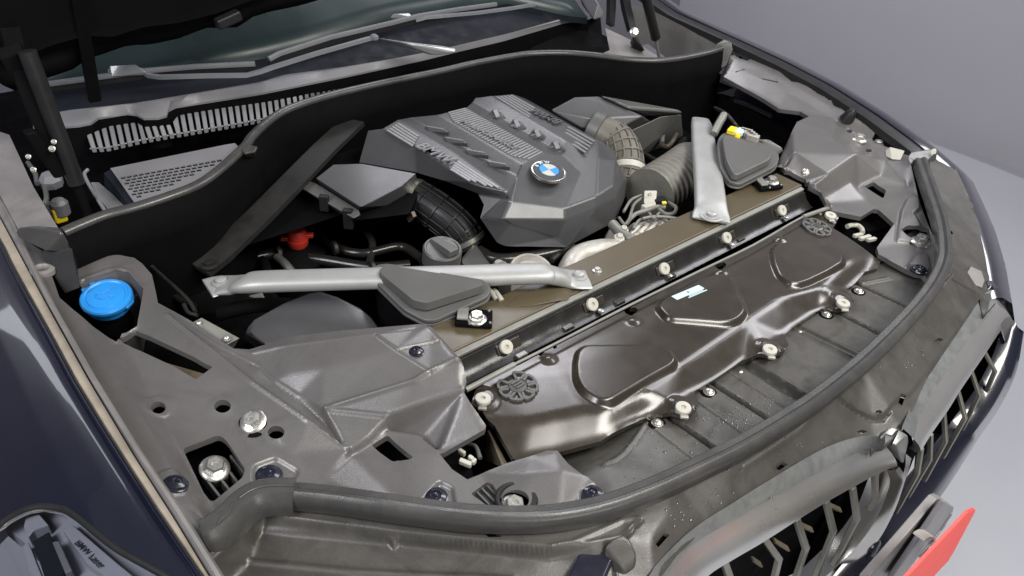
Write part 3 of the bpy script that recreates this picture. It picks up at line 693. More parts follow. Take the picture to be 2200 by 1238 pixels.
creases = cr((125, 634), (170, 671), (217, 756), (251, 820), (298, 886), (356, 981), (400, 1055), (441, 1113)) + \
    cr((163, 603), (190, 655), (251, 715), (282, 773), (305, 820), (326, 855), (353, 896), (393, 981), (441, 1072)) + \
    cr((360, 676), (450, 748), (540, 820), (660, 903), (750, 967)) + cr((380, 678), (470, 740), (560, 783), (591, 818), (640, 850), (700, 905), (750, 967)) + \
    cr((696, 879), (889, 818), (988, 776)) + cr((696, 879), (832, 896), (995, 838)) + cr((750, 967), (838, 923), (900, 933), (944, 966)) + cr((545, 757), (608, 744), (805, 720)) + \
    cr((755, 978), (842, 934), (902, 945), (936, 976)) + cr((696, 879), (750, 967)) + cr((832, 896), (838, 923)) + cr((805, 720), (852, 753), (922, 798))
sv = Surf(ctrl, creases, r=.0022)
for l_, h_ in (([(360, 676), (450, 748), (540, 820), (660, 903), (748, 965)], .0024), ([(697, 878), (889, 818), (988, 776)], .0022), ([(697, 880), (832, 896), (995, 838)], .0020), ([(748, 966), (697, 880)], .0014),
               ([(545, 757), (608, 744), (805, 720)], .0014), ([(540, 783), (591, 818), (640, 850)], .0010)): sv.groove(l_, h_, .0042)
sv.pad([(372, 682), (470, 744), (556, 786), (591, 820), (640, 853), (700, 906), (742, 958), (662, 898), (545, 816), (452, 744)], -.0035, .004, 1)
sv.groove([(806, 721), (852, 754), (925, 800)], -.0014, .0025); sv.groove([(856, 753), (943, 733)], -.0012, .002)
# light recessed patch and plug seat at the top of the duct, seats round the plugs
sv.pad([(806, 722), (918, 704), (943, 732), (856, 752)], .0022, .003, 1)
sv.pad([(545, 1034), (545, 1000), (592, 982), (642, 1012), (622, 1042)], -.005, .006, 6)
sv.pad([(905, 1075), (945, 1033), (972, 1048), (978, 1085), (935, 1100)], -.005, .005, 4)
sv.pad([(1246, 1080), (1249, 1055), (1276, 1040), (1318, 1062), (1300, 1092)], -.005, .005, 4)
sv.pad([(338, 1018), (375, 1008), (412, 1045), (398, 1062), (366, 1068)], .0025, .003, 4)
for hx, hy, hr in ((340, 876, .019), (478, 873, .0155), (593, 929, .016)): sv.bump(hx, hy, hr * 1.1, .0022, .8)
well_ = [(150, 590), (170, 606), (248, 579), (275, 584), (308, 620), (306, 638), (295, 700), (287, 706), (262, 717), (250, 735), (228, 722), (200, 702), (160, 668), (128, 640), (114, 600), (98, 560), (118, 550)]
def wellrim(x, y, P=[p for p in sv.xy(well_[1:10])]): return .004 * (1 - sstep(seg_dist(x, y, P) / .006))
sv.feat.append(wellrim)
slot_ = [(253, 727), (289, 709), (457, 789), (421, 815)]
win_ = rounded([(392, 964), (470, 934), (486, 946), (527, 1008), (522, 1025), (458, 1078), (444, 1072)], 9)
sq_ = rounded([(798, 957), (832, 935), (888, 982), (881, 987), (843, 992)], 6)
win2 = rounded([(1012, 1061), (1045, 1036), (1058, 1040), (1082, 1079), (1072, 1086), (1049, 1088)], 4)
holes = [well_, rounded(slot_, 4), win_, sq_, win2, ell(340, 876, 16, 13), ell(478, 873, 18, 14), ell(593, 929, 18, 14), ell(543, 908, 31, 20), ell(1108, 1074, 29, 22)]
outl = [(28, 512), (60, 520), (105, 548), (150, 566), (200, 556), (254, 549), (288, 554), (305, 566), (326, 590), (333, 620), (339, 651), (375, 670), (414, 692), (502, 749), (536, 751), (565, 742), (619, 724), (720, 712), (900, 697), (913, 698), (925, 703),
        (988, 773), (996, 790), (1002, 820), (995, 838), (1008, 862), (1044, 914), (1041, 923), (945, 976), (971, 1008), (1004, 1030), (1036, 1017), (1088, 995), (1139, 980), (1176, 968), (1197, 968), (1220, 995), (1251, 1020), (1263, 1025), (1318, 1075),
        (1320, 1085), (1200, 1122), (1100, 1132), (900, 1118), (700, 1093), (640, 1090), (560, 1108), (500, 1145), (455, 1178), (446, 1190), (375, 1078), (297, 965), (205, 820), (112, 655)]
hxy = sv.xy
near = panel('cover_shell', sv, outl, M['cover'], sc, holes=holes, grid=.0055, lip=.009, angle=50)
# depths below the openings
wp = sv.hits(well_[1:11]); nw = len(wp)
mk('well_wall', [p + Vector((0, 0, -.004)) for p in wp] + [Vector(((p.x * .80 + (-.74) * .20), p.y * .80 + .74 * .20, -.055)) for p in wp], [(i, i + 1, nw + i + 1, nw + i) for i in range(nw - 1)], M['cover'], sc)
p_ = sv.hits([(280, 742), (330, 768), (421, 818), (455, 792)])
mk('slot_bracket', [p + Vector((.0, 0, -.014)) for p in p_], [(0, 1, 2, 3)], M['brown_metal'], sc)
u_ = [p for p in sv.hits([(60, 560), (1000, 800), (1030, 1030), (1180, 1100), (460, 1150)])]
mk('cover_shade_sheet', [Vector((p.x, p.y, -.075)) for p in u_], [tuple(range(5))], M['void'], sc)  # near-black sheet added for the shade seen through the openings
hex_bolt(sv.hit(545, 905) + Vector((0, 0, -.002)), sv.normal(sv.hit(545, 905)), sc, 1.15)
lathe('bolt_recess', sv.hit(543, 908) + Vector((0, 0, -.006)), UP, [(.021, 0), (.021, .002), (.0001, .002)], M['black'], sc)
p = sv.hit(455, 985) + Vector((0, 0, -.020)); hex_bolt(p, (.1, -.3, 1), sc, 1.25)
lathe('bolt_collar', p + Vector((0, 0, -.012)), (.1, -.3, 1), [(.016, 0), (.016, .012), (.0001, .012)], M['rubber_dark'], sc, 6)
# ribbed black adjuster seen through the window
a_ = sv.hit(485, 1020) + Vector((0, 0, -.035))
ux = (sv.hit(520, 990) - sv.hit(450, 1030)).normalized(); uy = Vector((-ux.y, ux.x, 0)) * -1
for k in range(5):
    c_ = a_ + ux * (.013 * (k - 2))
    boxo('cooling_rib', c_, ux * .0016, uy * .035 + Vector((0, 0, -.012)), (0, 0, .010), M['lid'], sc, .0008)
boxo('adjuster_block', a_ + Vector((0, 0, -.014)), ux * .036, uy * .036, (0, 0, .008), M['black'], sc, .002)
for x, y in ((578, 1022), (935, 1070), (1271, 1064)): plug(sv.hit(x, y), sv.normal(sv.hit(x, y)), sc, .0135)
for x, y, s_ in ((378, 1041, .8), (895, 757, .55)): plug(sv.hit(x, y), sv.normal(sv.hit(x, y)), sc, .012 * s_ + .002)
lathe('rubber_sleeve', sv.hit(92, 583), sv.normal(sv.hit(92, 583)), [(.017, -.002), (.016, .004), (.010, .006), (.0075, .003), (.007, -.003), (.0001, -.003)], M['flange'], sc, 20)
p = sv.hit(1104, 1082) + Vector((0, 0, -.010)); hex_bolt(p, (0, -.15, 1), sc, 1.3)
lathe('rubber_ring', sv.hit(1109, 1073), UP, [(.026, -.004), (.026, .001), (.024, .003), (.020, .003), (.019, -.004)], M['rubber_dark'], sc, 30)
boxo('textured_block', sv.hit(1046, 1064) + Vector((0, 0, -.012)), (.016, 0, 0), (0, .020, 0), (0, 0, .006), M['rubber_dark'], sc, .002)
for k in range(4): boxo('block_rib', sv.hit(1046, 1064) + Vector((-.012 + .008 * k, 0, -.005)), (.0012, 0, 0), (0, .018, 0), (0, 0, .0014), M['lid'], sc, .0004)
# square hole: fittings inside, and loose connectors in the gap by the nose
lathe('inner_clip', sv.hit(845, 975) + Vector((0, 0, -.03)), (.3, -.5, .8), [(.008, 0), (.008, .012), (.004, .016), (.0001, .016)], M['alu'], sc, 10)
br = own(mk('mounting_bracket', [PZ(412, 694, .004), PZ(433, 683, .006), PZ(514, 727, .002), PZ(489, 740, .0), PZ(501, 749, -.020), PZ(514, 727, -.02)], [(0, 1, 2, 3), (3, 2, 5, 4)], M['beam'], bevel=.001), 'small flat metal bracket with two rivets sticking out from the near side cover', 'bracket')
br.data.materials[0] = M['lip']
for x, y in ((427, 697), (487, 729)): dome_screw(PZ(x, y, .004), UP, br, .0045)

# ================================================================== WASHER CAP
wc = thing('washer_cap', 'bright blue round washer fluid cap with an embossed windscreen symbol', 'cap')
cc = PZ(229, 640, -.002); n_ = Vector((-.06, -.16, 1)).normalized()
lathe('cap_disc', cc, n_, [(r * .84, h) for r, h in [(.034, -.018), (.036, -.006), (.0405, -.005), (.042, -.002), (.042, .002), (.040, .0045), (.036, .005), (.034, .0035), (.031, .0035), (.030, .005), (.020, .0062), (.0001, .0064)]], M['blue'], wc, 48, angle=30)
ru = (PZ(262, 628, -.002) - PZ(190, 652, -.002)).normalized(); rv = n_.cross(ru).normalized()
def on(a, b, h=.0068): return cc + ru * a * .84 + rv * b * .84 + n_ * h
for pts in ([(-.012, .009), (-.015, .001), (-.010, -.003)], [(-.004, .014), (.006, .012), (.011, .004)], [(-.012, -.006), (.002, -.009), (.004, -.004)], [(.002, -.002), (.010, -.010)], [(-.006, .004), (.003, .006), (.006, .001)]):
    sweep('embossed_symbol', [on(*p_) for p_ in pts], .0009, M['blue'], wc, up=n_)
for a, b in ((.006, -.012), (.010, -.013), (.004, -.0155)): lathe('embossed_symbol', on(a, b, .006), n_, [(.0013, 0), (.0011, .0012), (.0001, .0014)], M['blue'], wc, 8)
for a, b in ((-.024, .034), (-.008, .041)): boxo('cap_lug', on(a, b, .001), ru * .004, rv * .0025, n_ * .0025, M['blue'], wc, .001)
hull('pull_tab', [on(a, b, h) for a, b in ((.02, -.040), (.034, -.030), (.041, -.012), (.015, -.036), (.030, -.018)) for h in (.001, -.004)], M['blue'], wc, .0015)
lathe('filler_neck', cc - n_ * .055, n_, [(.026, 0), (.024, .03), (.028, .032), (.028, .038), (.0001, .038)], M['black'], wc, 24)
sweep('neck_loop', [cc + ru * .040 + Vector((0, 0, -.012)), cc + ru * .050 + rv * -.012 + Vector((0, 0, -.010)), cc + ru * .040 - rv * .034 + Vector((0, 0, -.020))], .003, M['cover'], wc)

# ================================================================== FAR SIDE COVER
fc = thing('side_cover', 'faceted grey plastic cover beside the far fender, with a pale triangular facet', 'side cover', group='grey side covers of the engine bay')
ctrl = [(1575, 122, .062), (1640, 146, .058), (1700, 176, .053), (1750, 203, .048), (1800, 232, .042), (1850, 260, .035), (1925, 302, .024), (1965, 326, .016),
        (1955, 345, .015), (1972, 420, .0), (1985, 460, -.01), (2005, 510, -.025), (2018, 560, -.033), (2000, 604, -.040), (1949, 580, -.038), (1888, 546, -.036), (1884, 532, -.036),
        (1921, 481, -.026), (1888, 451, -.024), (1877, 449, -.024), (1850, 466, -.026), (1803, 456, -.024), (1775, 437, -.022), (1759, 430, -.018), (1738, 400, -.004), (1731, 385, .0), (1688, 366, .0), (1668, 358, .002),
        (1704, 278, .034), (1712, 263, .034), (1738, 251, .030), (1720, 240, .024), (1674, 234, .020), (1640, 212, .024), (1600, 190, .028), (1555, 165, .032),
        (1590, 150, .048), (1640, 172, .045), (1690, 198, .040), (1740, 225, .034), (1790, 255, .028), (1850, 298, .010), (1900, 345, .002), (1950, 400, -.006),
        (1840, 331, .034), (1826, 391, -.006), (1708, 326, .034), (1779, 373, .018), (1752, 393, .012), (1687, 360, .012),
        (1891, 377, -.004), (1844, 401, -.020), (1790, 300, .034), (1860, 430, -.022), (1940, 440, -.012), (1900, 480, -.026), (1960, 520, -.034)]
ix = {(c[0], c[1]): i for i, c in enumerate(ctrl)}
creases = cr((1704, 278), (1708, 326), (1779, 373), (1840, 331)) + cr((1708, 326), (1687, 360), (1752, 393), (1779, 373)) + cr((1840, 331), (1826, 391), (1844, 401), (1891, 377), (1840, 331)) + \
    cr((1826, 391), (1759, 430)) + cr((1590, 150), (1640, 172), (1690, 198), (1740, 225), (1790, 255), (1850, 298), (1900, 345), (1950, 400)) + cr((1712, 263), (1790, 300), (1840, 331))
fv = Surf(ctrl, creases, r=.003)
fv.pad([(1948, 575), (1963, 555), (1992, 552), (1998, 585), (1985, 598)], .010, .008, 3)
fv.pad([(1925, 520), (1935, 455), (1948, 430), (1973, 427), (1976, 450), (1962, 462), (2000, 520)], .006, .008, 4)
fh = [rounded([(1857, 401), (1877, 391), (1904, 409), (1898, 427)], 4), rounded([(1936, 494), (1950, 484), (1996, 491), (2000, 515), (1975, 519), (1950, 507)], 4),
      rounded([(1872, 297), (1885, 289), (1905, 296), (1948, 326), (1944, 330), (1928, 326), (1880, 308)], 4), ell(1866, 324, 7, 4), ell(1825, 282, 6, 4)]
outl = [(c[0], c[1]) for c in ctrl[:36]]
panel('cover_shell', fv, outl, M['cover'], fc, holes=fh, grid=.008, lip=.009, angle=50)
mk('cover_shade_sheet', [Vector((p.x, p.y, -.075)) for p in fv.hits([(1600, 150), (1900, 310), (1960, 345), (2000, 590), (1890, 560), (1760, 440), (1700, 300)])], [tuple(range(7))], M['void'], fc)  # near-black sheet, shade below the far openings is in its colour
hex_bolt(fv.hit(1845, 303), UP, fc, 1.2); hex_bolt(fv.hit(1888, 304) + Vector((0, 0, -.01)), UP, fc, 1.0); 
hex_bolt(fv.hit(1981, 516) + Vector((0, 0, -.008)), UP, fc, 1.4); plug(fv.hit(1972, 583), UP, fc, .013); dome_screw(fv.hit(1730, 370), fv.normal(fv.hit(1730, 370)), fc, .007)
lathe('rubber_cone', fv.hit(1820, 256), (0, -.3, 1), [(.017, -.002), (.012, .016), (.007, .026), (.0001, .03)], M['rubber_dark'], fc, 20)
hull('guide_lug', [fv.hit(x, y) + Vector((0, 0, h)) for x, y, h in [(1903, 337, 0), (1908, 326, .012), (1940, 336, .014), (1936, 345, 0), (1915, 345, .002), (1900, 325, .002)]], M['white'], fc, .002)
boxo('textured_block', fv.hit(1965, 500) + Vector((0, 0, -.015)), (.028, 0, 0), (0, .012, 0), (0, 0, .006), M['rubber_dark'], fc, .002)
for pts_ in ([(1562, 122), (1592, 128), (1600, 150), (1580, 156)], [(1625, 140), (1660, 152), (1672, 178), (1636, 170)]):
    prism('stiffener_dark_plate', [p + Vector((0, 0, .0015)) for p in fv.hits(pts_)], .003, M['dim_steel'], fc, .0008)  # dark plates lying on the flange, sunk look comes from colour alone
for x, y in ((1590, 126), (1604, 131)): dome_screw(fv.hit(x, y), UP, fc, .006)

# ================================================================== CROSS BEAM
bm_ = thing('cross_beam', 'long brown painted steel beam crossing the bay in front of the engine', 'beam')
xl, xr, y0, y1 = -.50, .452, .3585, .4215
boxo('beam_body', ((xl + xr) / 2, (y0 + y1) / 2, -.035), ((xr - xl) / 2, 0, 0), (0, (y1 - y0) / 2, 0), (0, 0, .035), M['beam'], bm_, .0035)
boxo('beam_edge', ((xl + xr) / 2 - .003, .3535, -.006), ((xr - xl) / 2 - .006, 0, 0), (0, .0045, .001), (0, -.001, .0045), M['lip'], bm_, .0015)
bv = Surf([(900, 760, 0), (1740, 380, 0), (1600, 380, 0), (900, 690, 0), (1740, 420, 0)], r=0)
for x, y in ((1283, 583), (1548, 443)):
    lathe('stud', bv.hit(x, y), UP, [(.0085, 0), (.008, .002), (.0045, .003), (.0045, .006), (.0001, .006)], M['zinc'], bm_, 12)
for x, y, r_ in ((1180, 640, .05), (1450, 510, .04)):
    c_ = bv.hit(x, y); v = []; f = []
    for k in range(12):
        pass
hull('pressed_swage', [bv.hit(x, y) + Vector((0, 0, h)) for x, y, h in [(1085, 660, 0.0003), (1110, 636, .0003), (1165, 622, .0035), (1215, 622, .0035), (1200, 650, .0035), (1130, 660, .0003), (1235, 618, .0003), (1222, 645, .0003)]], M['beam'], bm_, .0015)

# ================================================================== RADIATOR COVER
rc = thing('radiator_cover', 'wet glossy brown black radiator cover with three raised pads and cream screws', 'radiator cover')
ctrl = [(1012, 868, -.030), (1022, 838, -.030), (1045, 820, -.030), (1776, 444, -.030), (1797, 457, -.030), (1802, 467, -.034), (1790, 490, -.034), (1826, 512, -.038), (1853, 531, -.042), (1873, 547, -.044), (1892, 562, -.046), (1886, 576, -.047), (1859, 583, -.047), (1838, 607, -.048),
        (1818, 622, -.047), (1827, 632, -.042), (1836, 646, -.042), (1824, 664, -.042), (1797, 664, -.042), (1781, 660, -.044), (1764, 663, -.048), (1703, 704, -.050), (1684, 719, -.048), (1695, 740, -.042), (1684, 756, -.042), (1658, 768, -.042), (1630, 760, -.043), (1593, 775, -.050),
        (1525, 821, -.051), (1491, 840, -.048), (1503, 866, -.042), (1496, 880, -.042), (1470, 894, -.042), (1441, 886, -.043), (1412, 888, -.050), (1378, 901, -.050), (1314, 932, -.048), (1290, 948, -.050), (1199, 972, -.054), (1110, 990, -.056), (1102, 985, -.055),
        (1071, 930, -.040), (1064, 916, -.035), (1046, 900, -.032), (1036, 883, -.030),
        (1073, 904, -.032), (1135, 903, -.030), (1212, 888, -.029), (1251, 879, -.028), (1300, 878, -.029),
        (1380, 840, -.028), (1454, 792, -.028), (1606, 688, -.028), (1671, 645, -.028), (1768, 620, -.029), (1830, 560, -.032), (1440, 870, -.040), (1642, 742, -.040), (1800, 645, -.040),
        (1200, 800, -.027), (1500, 640, -.024), (1700, 540, -.027), (1340, 750, -.026)]
ix = {(c[0], c[1]): i for i, c in enumerate(ctrl)}
creases = cr((1073, 904), (1135, 903), (1212, 888), (1251, 879), (1300, 878), (1380, 840), (1454, 792), (1606, 688), (1671, 645), (1768, 620), (1830, 560))
rv_ = Surf(ctrl, creases, r=.008)
padL = [(1234, 790), (1239, 760), (1256, 747), (1412, 747), (1440, 757), (1453, 778), (1446, 792), (1380, 829), (1310, 872), (1282, 868), (1250, 847), (1236, 822)]
padC = [(1409, 665), (1432, 692), (1561, 702), (1587, 694), (1603, 674), (1590, 642), (1572, 603), (1550, 592), (1500, 604), (1420, 650)]
padR = [(1655, 540), (1659, 570), (1671, 599), (1694, 616), (1714, 618), (1737, 611), (1776, 592), (1809, 572), (1813, 560), (1803, 545), (1776, 530), (1717, 524), (1669, 527)]
for p_ in (padL, padC, padR): rv_.pad(p_, .0075, .010, 12)
for x, y in ((1037, 857), (1783, 462)): rv_.bump(x, y, .026, .004, .6)
for x, y in ((1467, 876), (1653, 751), (1810, 651)): rv_.bump(x, y, .022, .005, .7)
clip_holes = [rounded([(1148, 752), (1160, 745), (1170, 756), (1160, 765)], 2), ell(1160, 758, 1, 1), rounded([(1340, 662), (1366, 660), (1372, 667), (1357, 678), (1343, 673)], 4), rounded([(1536, 568), (1556, 563), (1562, 569), (1548, 578), (1538, 575)], 3), rounded([(1186, 742), (1194, 738), (1197, 746), (1190, 750)], 1)]
clip_holes = [clip_holes[0], clip_holes[2], clip_holes[3], clip_holes[4]]
for x, y in ((1178, 772), (1361, 690), (1552, 584), (1677, 515)): rv_.bump(x, y, .013, .004, .3)
routl = [(c[0], c[1]) for c in ctrl[:45]]
panel('cover_shell', rv_, routl, M['rad'], rc, holes=clip_holes, grid=.0045, lip=.008, angle=60)
# rear wall of the cover
wb0 = [PZ(x, y, -.030) for x, y in [(1040, 832), (1100, 802), (1240, 730), (1400, 650), (1560, 570), (1700, 496), (1778, 452)]]
yb = .312
def wall_pt(x, z, yy): return Vector((x, yy, z))
xs = np.linspace(-.452, .44, 60)
def wtop(x):
    return -.006 - .0028 * (1 if int((x + 1.0) / .057) % 3 == 0 else 0)
la = [Vector((x, .318, -.029)) for x in xs]; lb = [Vector((x, .325, -.027)) for x in xs]; lc = [Vector((x, .3345 + .003 * math.sin(x * 55) ** 8, -.020)) for x in xs]; ld = [Vector((x, .344, -.007)) for x in xs]; le = [Vector((x, .351, -.0075)) for x in xs]; lf = [Vector((x, .352, -.03)) for x in xs]
strip('rear_wall', [la, lb, lc, ld, le, lf], M['black_gloss'], rc, angle=50)
for x in (-.345, -.171, 0, .171, .345):
    boxo('screw_seat', (x + .008, .3365, -.0165), (.022, 0, 0), (0, .0045, .006), (0, -.002, .0016), M['rad'], rc, .0015)
    white_screw(Vector((x, .3345, -.0135)), Vector((-.05, -.80, .62)), rc, .0105)
for x, y in ((1120, 765), (1220, 705), (1270, 672), (1330, 650), (1440, 595), (1590, 515)):
    p = PZ(x, y, -.027); boxo('moulded_rib', p, (.010, 0, 0), (0, .005, 0), (0, 0, .004), M['rad'], rc, .0016)
for x, y in ((1290, 670), (1438, 594), (1571, 527), (1688, 469)): lathe('metal_clip', PZ(x, y, -.024), UP, [(.005, 0), (.005, .003), (.003, .004), (.0001, .004)], M['zinc'], rc, 10)
for x, y in ((1037, 857), (1783, 462), (1467, 876), (1653, 751), (1810, 651)):
    p = rv_.hit(x, y + 4); white_screw(p, rv_.normal(p), rc, .0112)
    o = boxo('screw_foot', p + Vector((-.0085, -.0100, -.0012)), (.0040, -.0040, 0), (.0020, .0020, 0), (0, 0, .002), M['alu'], rc, .001)
# adhesive label
p = rv_.hit(1478, 629); sx_ = (rv_.hit(1508, 614) - rv_.hit(1446, 640)).normalized(); nn = rv_.normal(p); sy_ = nn.cross(sx_)
lab = boxo('adhesive_label', p + nn * .0008, sx_ * .031, sy_ * .0065, nn * .0005, M['sticker'], rc, .0004)
for k, w_ in ((0, .020), (1, .026)): boxo('label_print', p + nn * .0006 - sy_ * (.0085 + .0035 * k) + sx_ * .010, sx_ * w_ * .8, sy_ * .0010, nn * .0003, M['sticker'], lab, 0)
boxo('label_print', p + nn * .0014, sx_ * .0015, sy_ * .002, nn * .0002, M['ink'], lab, 0)
# round vented clips
def vent_clip(x, y, name_l):
    p = rv_.hit(x, y); n = rv_.normal(p); u = Vector((1, 0, 0)); u = (u - n * u.dot(n)).normalized(); w = n.cross(u)
    t = lathe('vent_boss', p, n, [(.0125, -.001), (.0125, .0035), (.010, .0045), (.0001, .0045)], M['lid'], rc, 16, label=name_l)
    for k in range(8):
        if k == 2 and x < 1500: continue
        a = 2 * math.pi * k / 8; r0, r1 = .0135, .0265; da = .33; db = .20
        def P(r, b): return p + n * .002 + (u * math.cos(b) + w * math.sin(b)) * r
        # each petal is a frame: two spokes and an outer bar
        for (ra, ba, rb, bb) in ((r0, a - db, r1, a - da), (r0, a + db, r1, a + da), (r1, a - da, r1 + .001, a), (r1 + .001, a, r1, a + da)):
            A_, B_ = P(ra, ba), P(rb, bb); d_ = (B_ - A_) / 2
            boxo('vent_petal', (A_ + B_) / 2, d_, n.cross(d_).normalized() * .0019, n * .002, M['lid'], t, .0004)
    for k in (-1, 0, 1): boxo('vent_bar', p + n * .0055 + w * .005 * k, u * .007, w * .0012, n * .0012, M['rubber'], t, .0004)
vent_clip(1112, 832, 'grey round vented clip'); vent_clip(1754, 490, 'grey round vented clip')

# release cable
rod = thing('release_cable', 'thin grey bonnet release cable lying across the back of the radiator cover', 'cable')
yc = .314
pr_ = [PZ(x, y, -.0185) for x, y in [(1000, 838), (1050, 812), (1105, 783), (1200, 735), (1345, 660), (1500, 584), (1620, 526), (1725, 466), (1785, 445)]]
sweep('cable', spline(pr_, 3), .0022, M['lip'], rod); sweep('cable_sleeve', pr_[:3], .0042, M['lip'], rod); sweep('cable_sleeve', pr_[-2:], .0042, M['lip'], rod)

# ================================================================== UNDERTRAY
ut = thing('air_guide_tray', 'grey plastic air guide tray of stepped strips in front of the radiator cover', 'plastic tray')
ctrl = [(1180, 950, -.105), (1290, 915, -.092), (1400, 870, -.064), (1500, 815, -.060), (1700, 680, -.058), (1860, 570, -.056), (1940, 560, -.050),
        (2010, 600, -.046), (1960, 685, -.047), (1860, 780, -.048), (1760, 862, -.048), (1610, 958, -.048), (1460, 1030, -.048), (1335, 1088, -.050), (1250, 1030, -.062), (1205, 985, -.090), (1300, 1000, -.054), (1341, 974, -.058), (1387, 908, -.060)]
uv_ = Surf(ctrl, r=.006)
uv_.pad([(1590, 778), (1604, 769), (1740, 850), (1718, 862)], -.016, .004, 1); uv_.pad([(1568, 792), (1590, 778), (1725, 858), (1696, 878)], -.0035, .003, 1)
uv_.pad([(1701, 707), (1722, 697), (1860, 764), (1838, 780)], -.011, .004, 1)
for l in ([(1400, 880), (1428, 888), (1560, 980)], [(1520, 815), (1660, 905)], [(1770, 655), (1910, 727)], [(1835, 606), (1980, 672)]): uv_.groove(l, -.022, .0058)
for l in ([(1381, 905), (1500, 996)], [(1493, 860), (1620, 950)], [(1560, 796), (1700, 885)]): uv_.groove(l, -.0018, .002)
for l in ([(1387, 908), (1360, 950), (1341, 972), (1320, 988), (1298, 998)], [(1842, 606), (1851, 611), (1880, 604), (1910, 598)]): uv_.groove(l, .003, .006)
uv_.feat.append(lambda x, y: 0 * x)
panel('tray_shell', uv_, [(c[0], c[1]) for c in ctrl[:16]], M['slab'], ut, grid=.005, lip=.006, angle=50,
      holes=[ell(1590, 797, 6, 4, 10), ell(1720, 709, 5, 3, 10)])
for x, y in ((1412, 909), (1523, 843), (1776, 677), (1845, 627)):
    p = uv_.hit(x, y); lathe('screw_seat', p, UP, [(.013, -.001), (.012, .0008), (.0001, .0009)], M['black'], ut, 20); dome_screw(p + Vector((0, 0, .001)), UP, ut, .0068)
for x, y in ((1592, 798), (1720, 710)): dome_screw(uv_.hit(x, y) + Vector((0, 0, -.003)), UP, ut, .0045)
mk('tray_shade_sheet', [uv_.hit(x, y) + Vector((0, 0, -.06)) for x, y in [(1100, 900), (1900, 500), (2050, 600), (1300, 1150), (1000, 1000)]], [tuple(range(5))], M['void'], car)  # near-black sheet under the tray, stands in for the shade below it
# right nose of the tray near the far cover

# ================================================================== ENGINE COVER
ec = thing('engine_cover', 'dark grey engine cover with ribbed side bands, fins and a round blue and white badge', 'engine cover')
D = dict(Lr=(791, 281, .020), Lb0=(772, 349, -.018), Lo0=(823, 277, .040), Li0=(855, 258, .044), Lo1=(892, 313, .040), Li1=(975, 327, .044), Lo2=(1015, 396, .035), Li2=(1090, 412, .036),
         Lb1=(892, 370, -.004), Lb2=(956, 389, .002), Lb3=(1027, 416, .010), Lt=(1084, 426, .020),
         V0=(882, 253, .036), V1=(1112, 380, .030), PL0=(942, 247, .046), PL1=(1122, 353, .044), PR0=(1002, 232, .048), PR1=(1170, 328, .046), W0=(1016, 220, .042), W1=(1207, 332, .034),
         Ri0=(1054, 207, .049), Ri1=(1214, 303, .047), Ro0=(1103, 203, .044), Ro1=(1283, 300, .042), T=(1286, 341, .034), Rm=(1022, 211, .040), X=(1248, 372, .022),
         G0=(1098, 432, .014), G1=(1214, 447, .0), G2=(1282, 422, .008), G3=(1318, 398, .006), H=(1322, 343, .004), H2=(1343, 385, -.030),
         C0=(1079, 472, -.006), C1=(1214, 473, -.020), C2=(1282, 447, -.012), C3=(1322, 424, -.012), K0=(1039, 466, -.020),
         B0=(1067, 521, -.060), Bm=(1090, 531, -.068), B1=(1217, 526, -.070), B2=(1322, 476, -.066), B3=(1344, 420, -.060), S0=(1040, 440, .0), M1=(1100, 480, -.020), M2=(1195, 513, -.060),
         Rb0=(1130, 212, -.03), Rb1=(1320, 320, -.03))
ks = list(D); EV = [PZ(*D[k]) for k in ks]; ei = {k: i for i, k in enumerate(ks)}
EF = ['Lr Lo0 Lo1 Lb1 Lb0', 'Lo1 Lo2 Lb2 Lb1', 'Lo2 Lt Lb3 Lb2', 'Lo0 Li0 Li1 Lo1', 'Lo1 Li1 Li2 Lo2', 'Lo2 Li2 Lt', 'Li0 V0 V1 Li2 Li1', 'V0 PL0 PL1 V1', 'PL0 PR0 PR1 PL1', 'PR0 W0 W1 PR1', 'W0 Rm Ri0 Ri1 W1', 'Ri0 Ro0 Ro1 Ri1', 'Ri1 Ro1 T', 'Ri1 T X', 'W1 Ri1 X',
      'Li2 V1 G0', 'Li2 G0 Lt', 'V1 PL1 G1 G0', 'PL1 PR1 G1', 'PR1 W1 X G1', 'X T G2 G1', 'T H G3 G2', 'G0 G1 C1 C0', 'G1 G2 C2 C1', 'G2 G3 C3 C2', 'H H2 C3 G3', 'Lt G0 C0 K0', 'Lb3 Lt K0 S0',
      'K0 C0 M1 B0', 'C0 C1 M2 M1', 'M1 M2 Bm B0', 'C1 C2 B1 M2', 'M2 B1 Bm', 'C2 C3 B2 B1', 'C3 H2 B3 B2', 'Ro0 Ro1 Rb1 Rb0', 'Ro1 T H Rb1', 'H H2 B3 Rb1']
shell = mk('cover_shell', EV, [tuple(ei[k] for k in f.split()) for f in EF], M['engine'], ec, bevel=.0055, segs=3)
shell.modifiers['bevel'].angle_limit = R(12)
def Q(a, b, c, d, u, v):
    A_, B_, C_, D_ = (PZ(*D[k]) for k in (a, b, c, d)); return A_.lerp(B_, u).lerp(D_.lerp(C_, u), v)
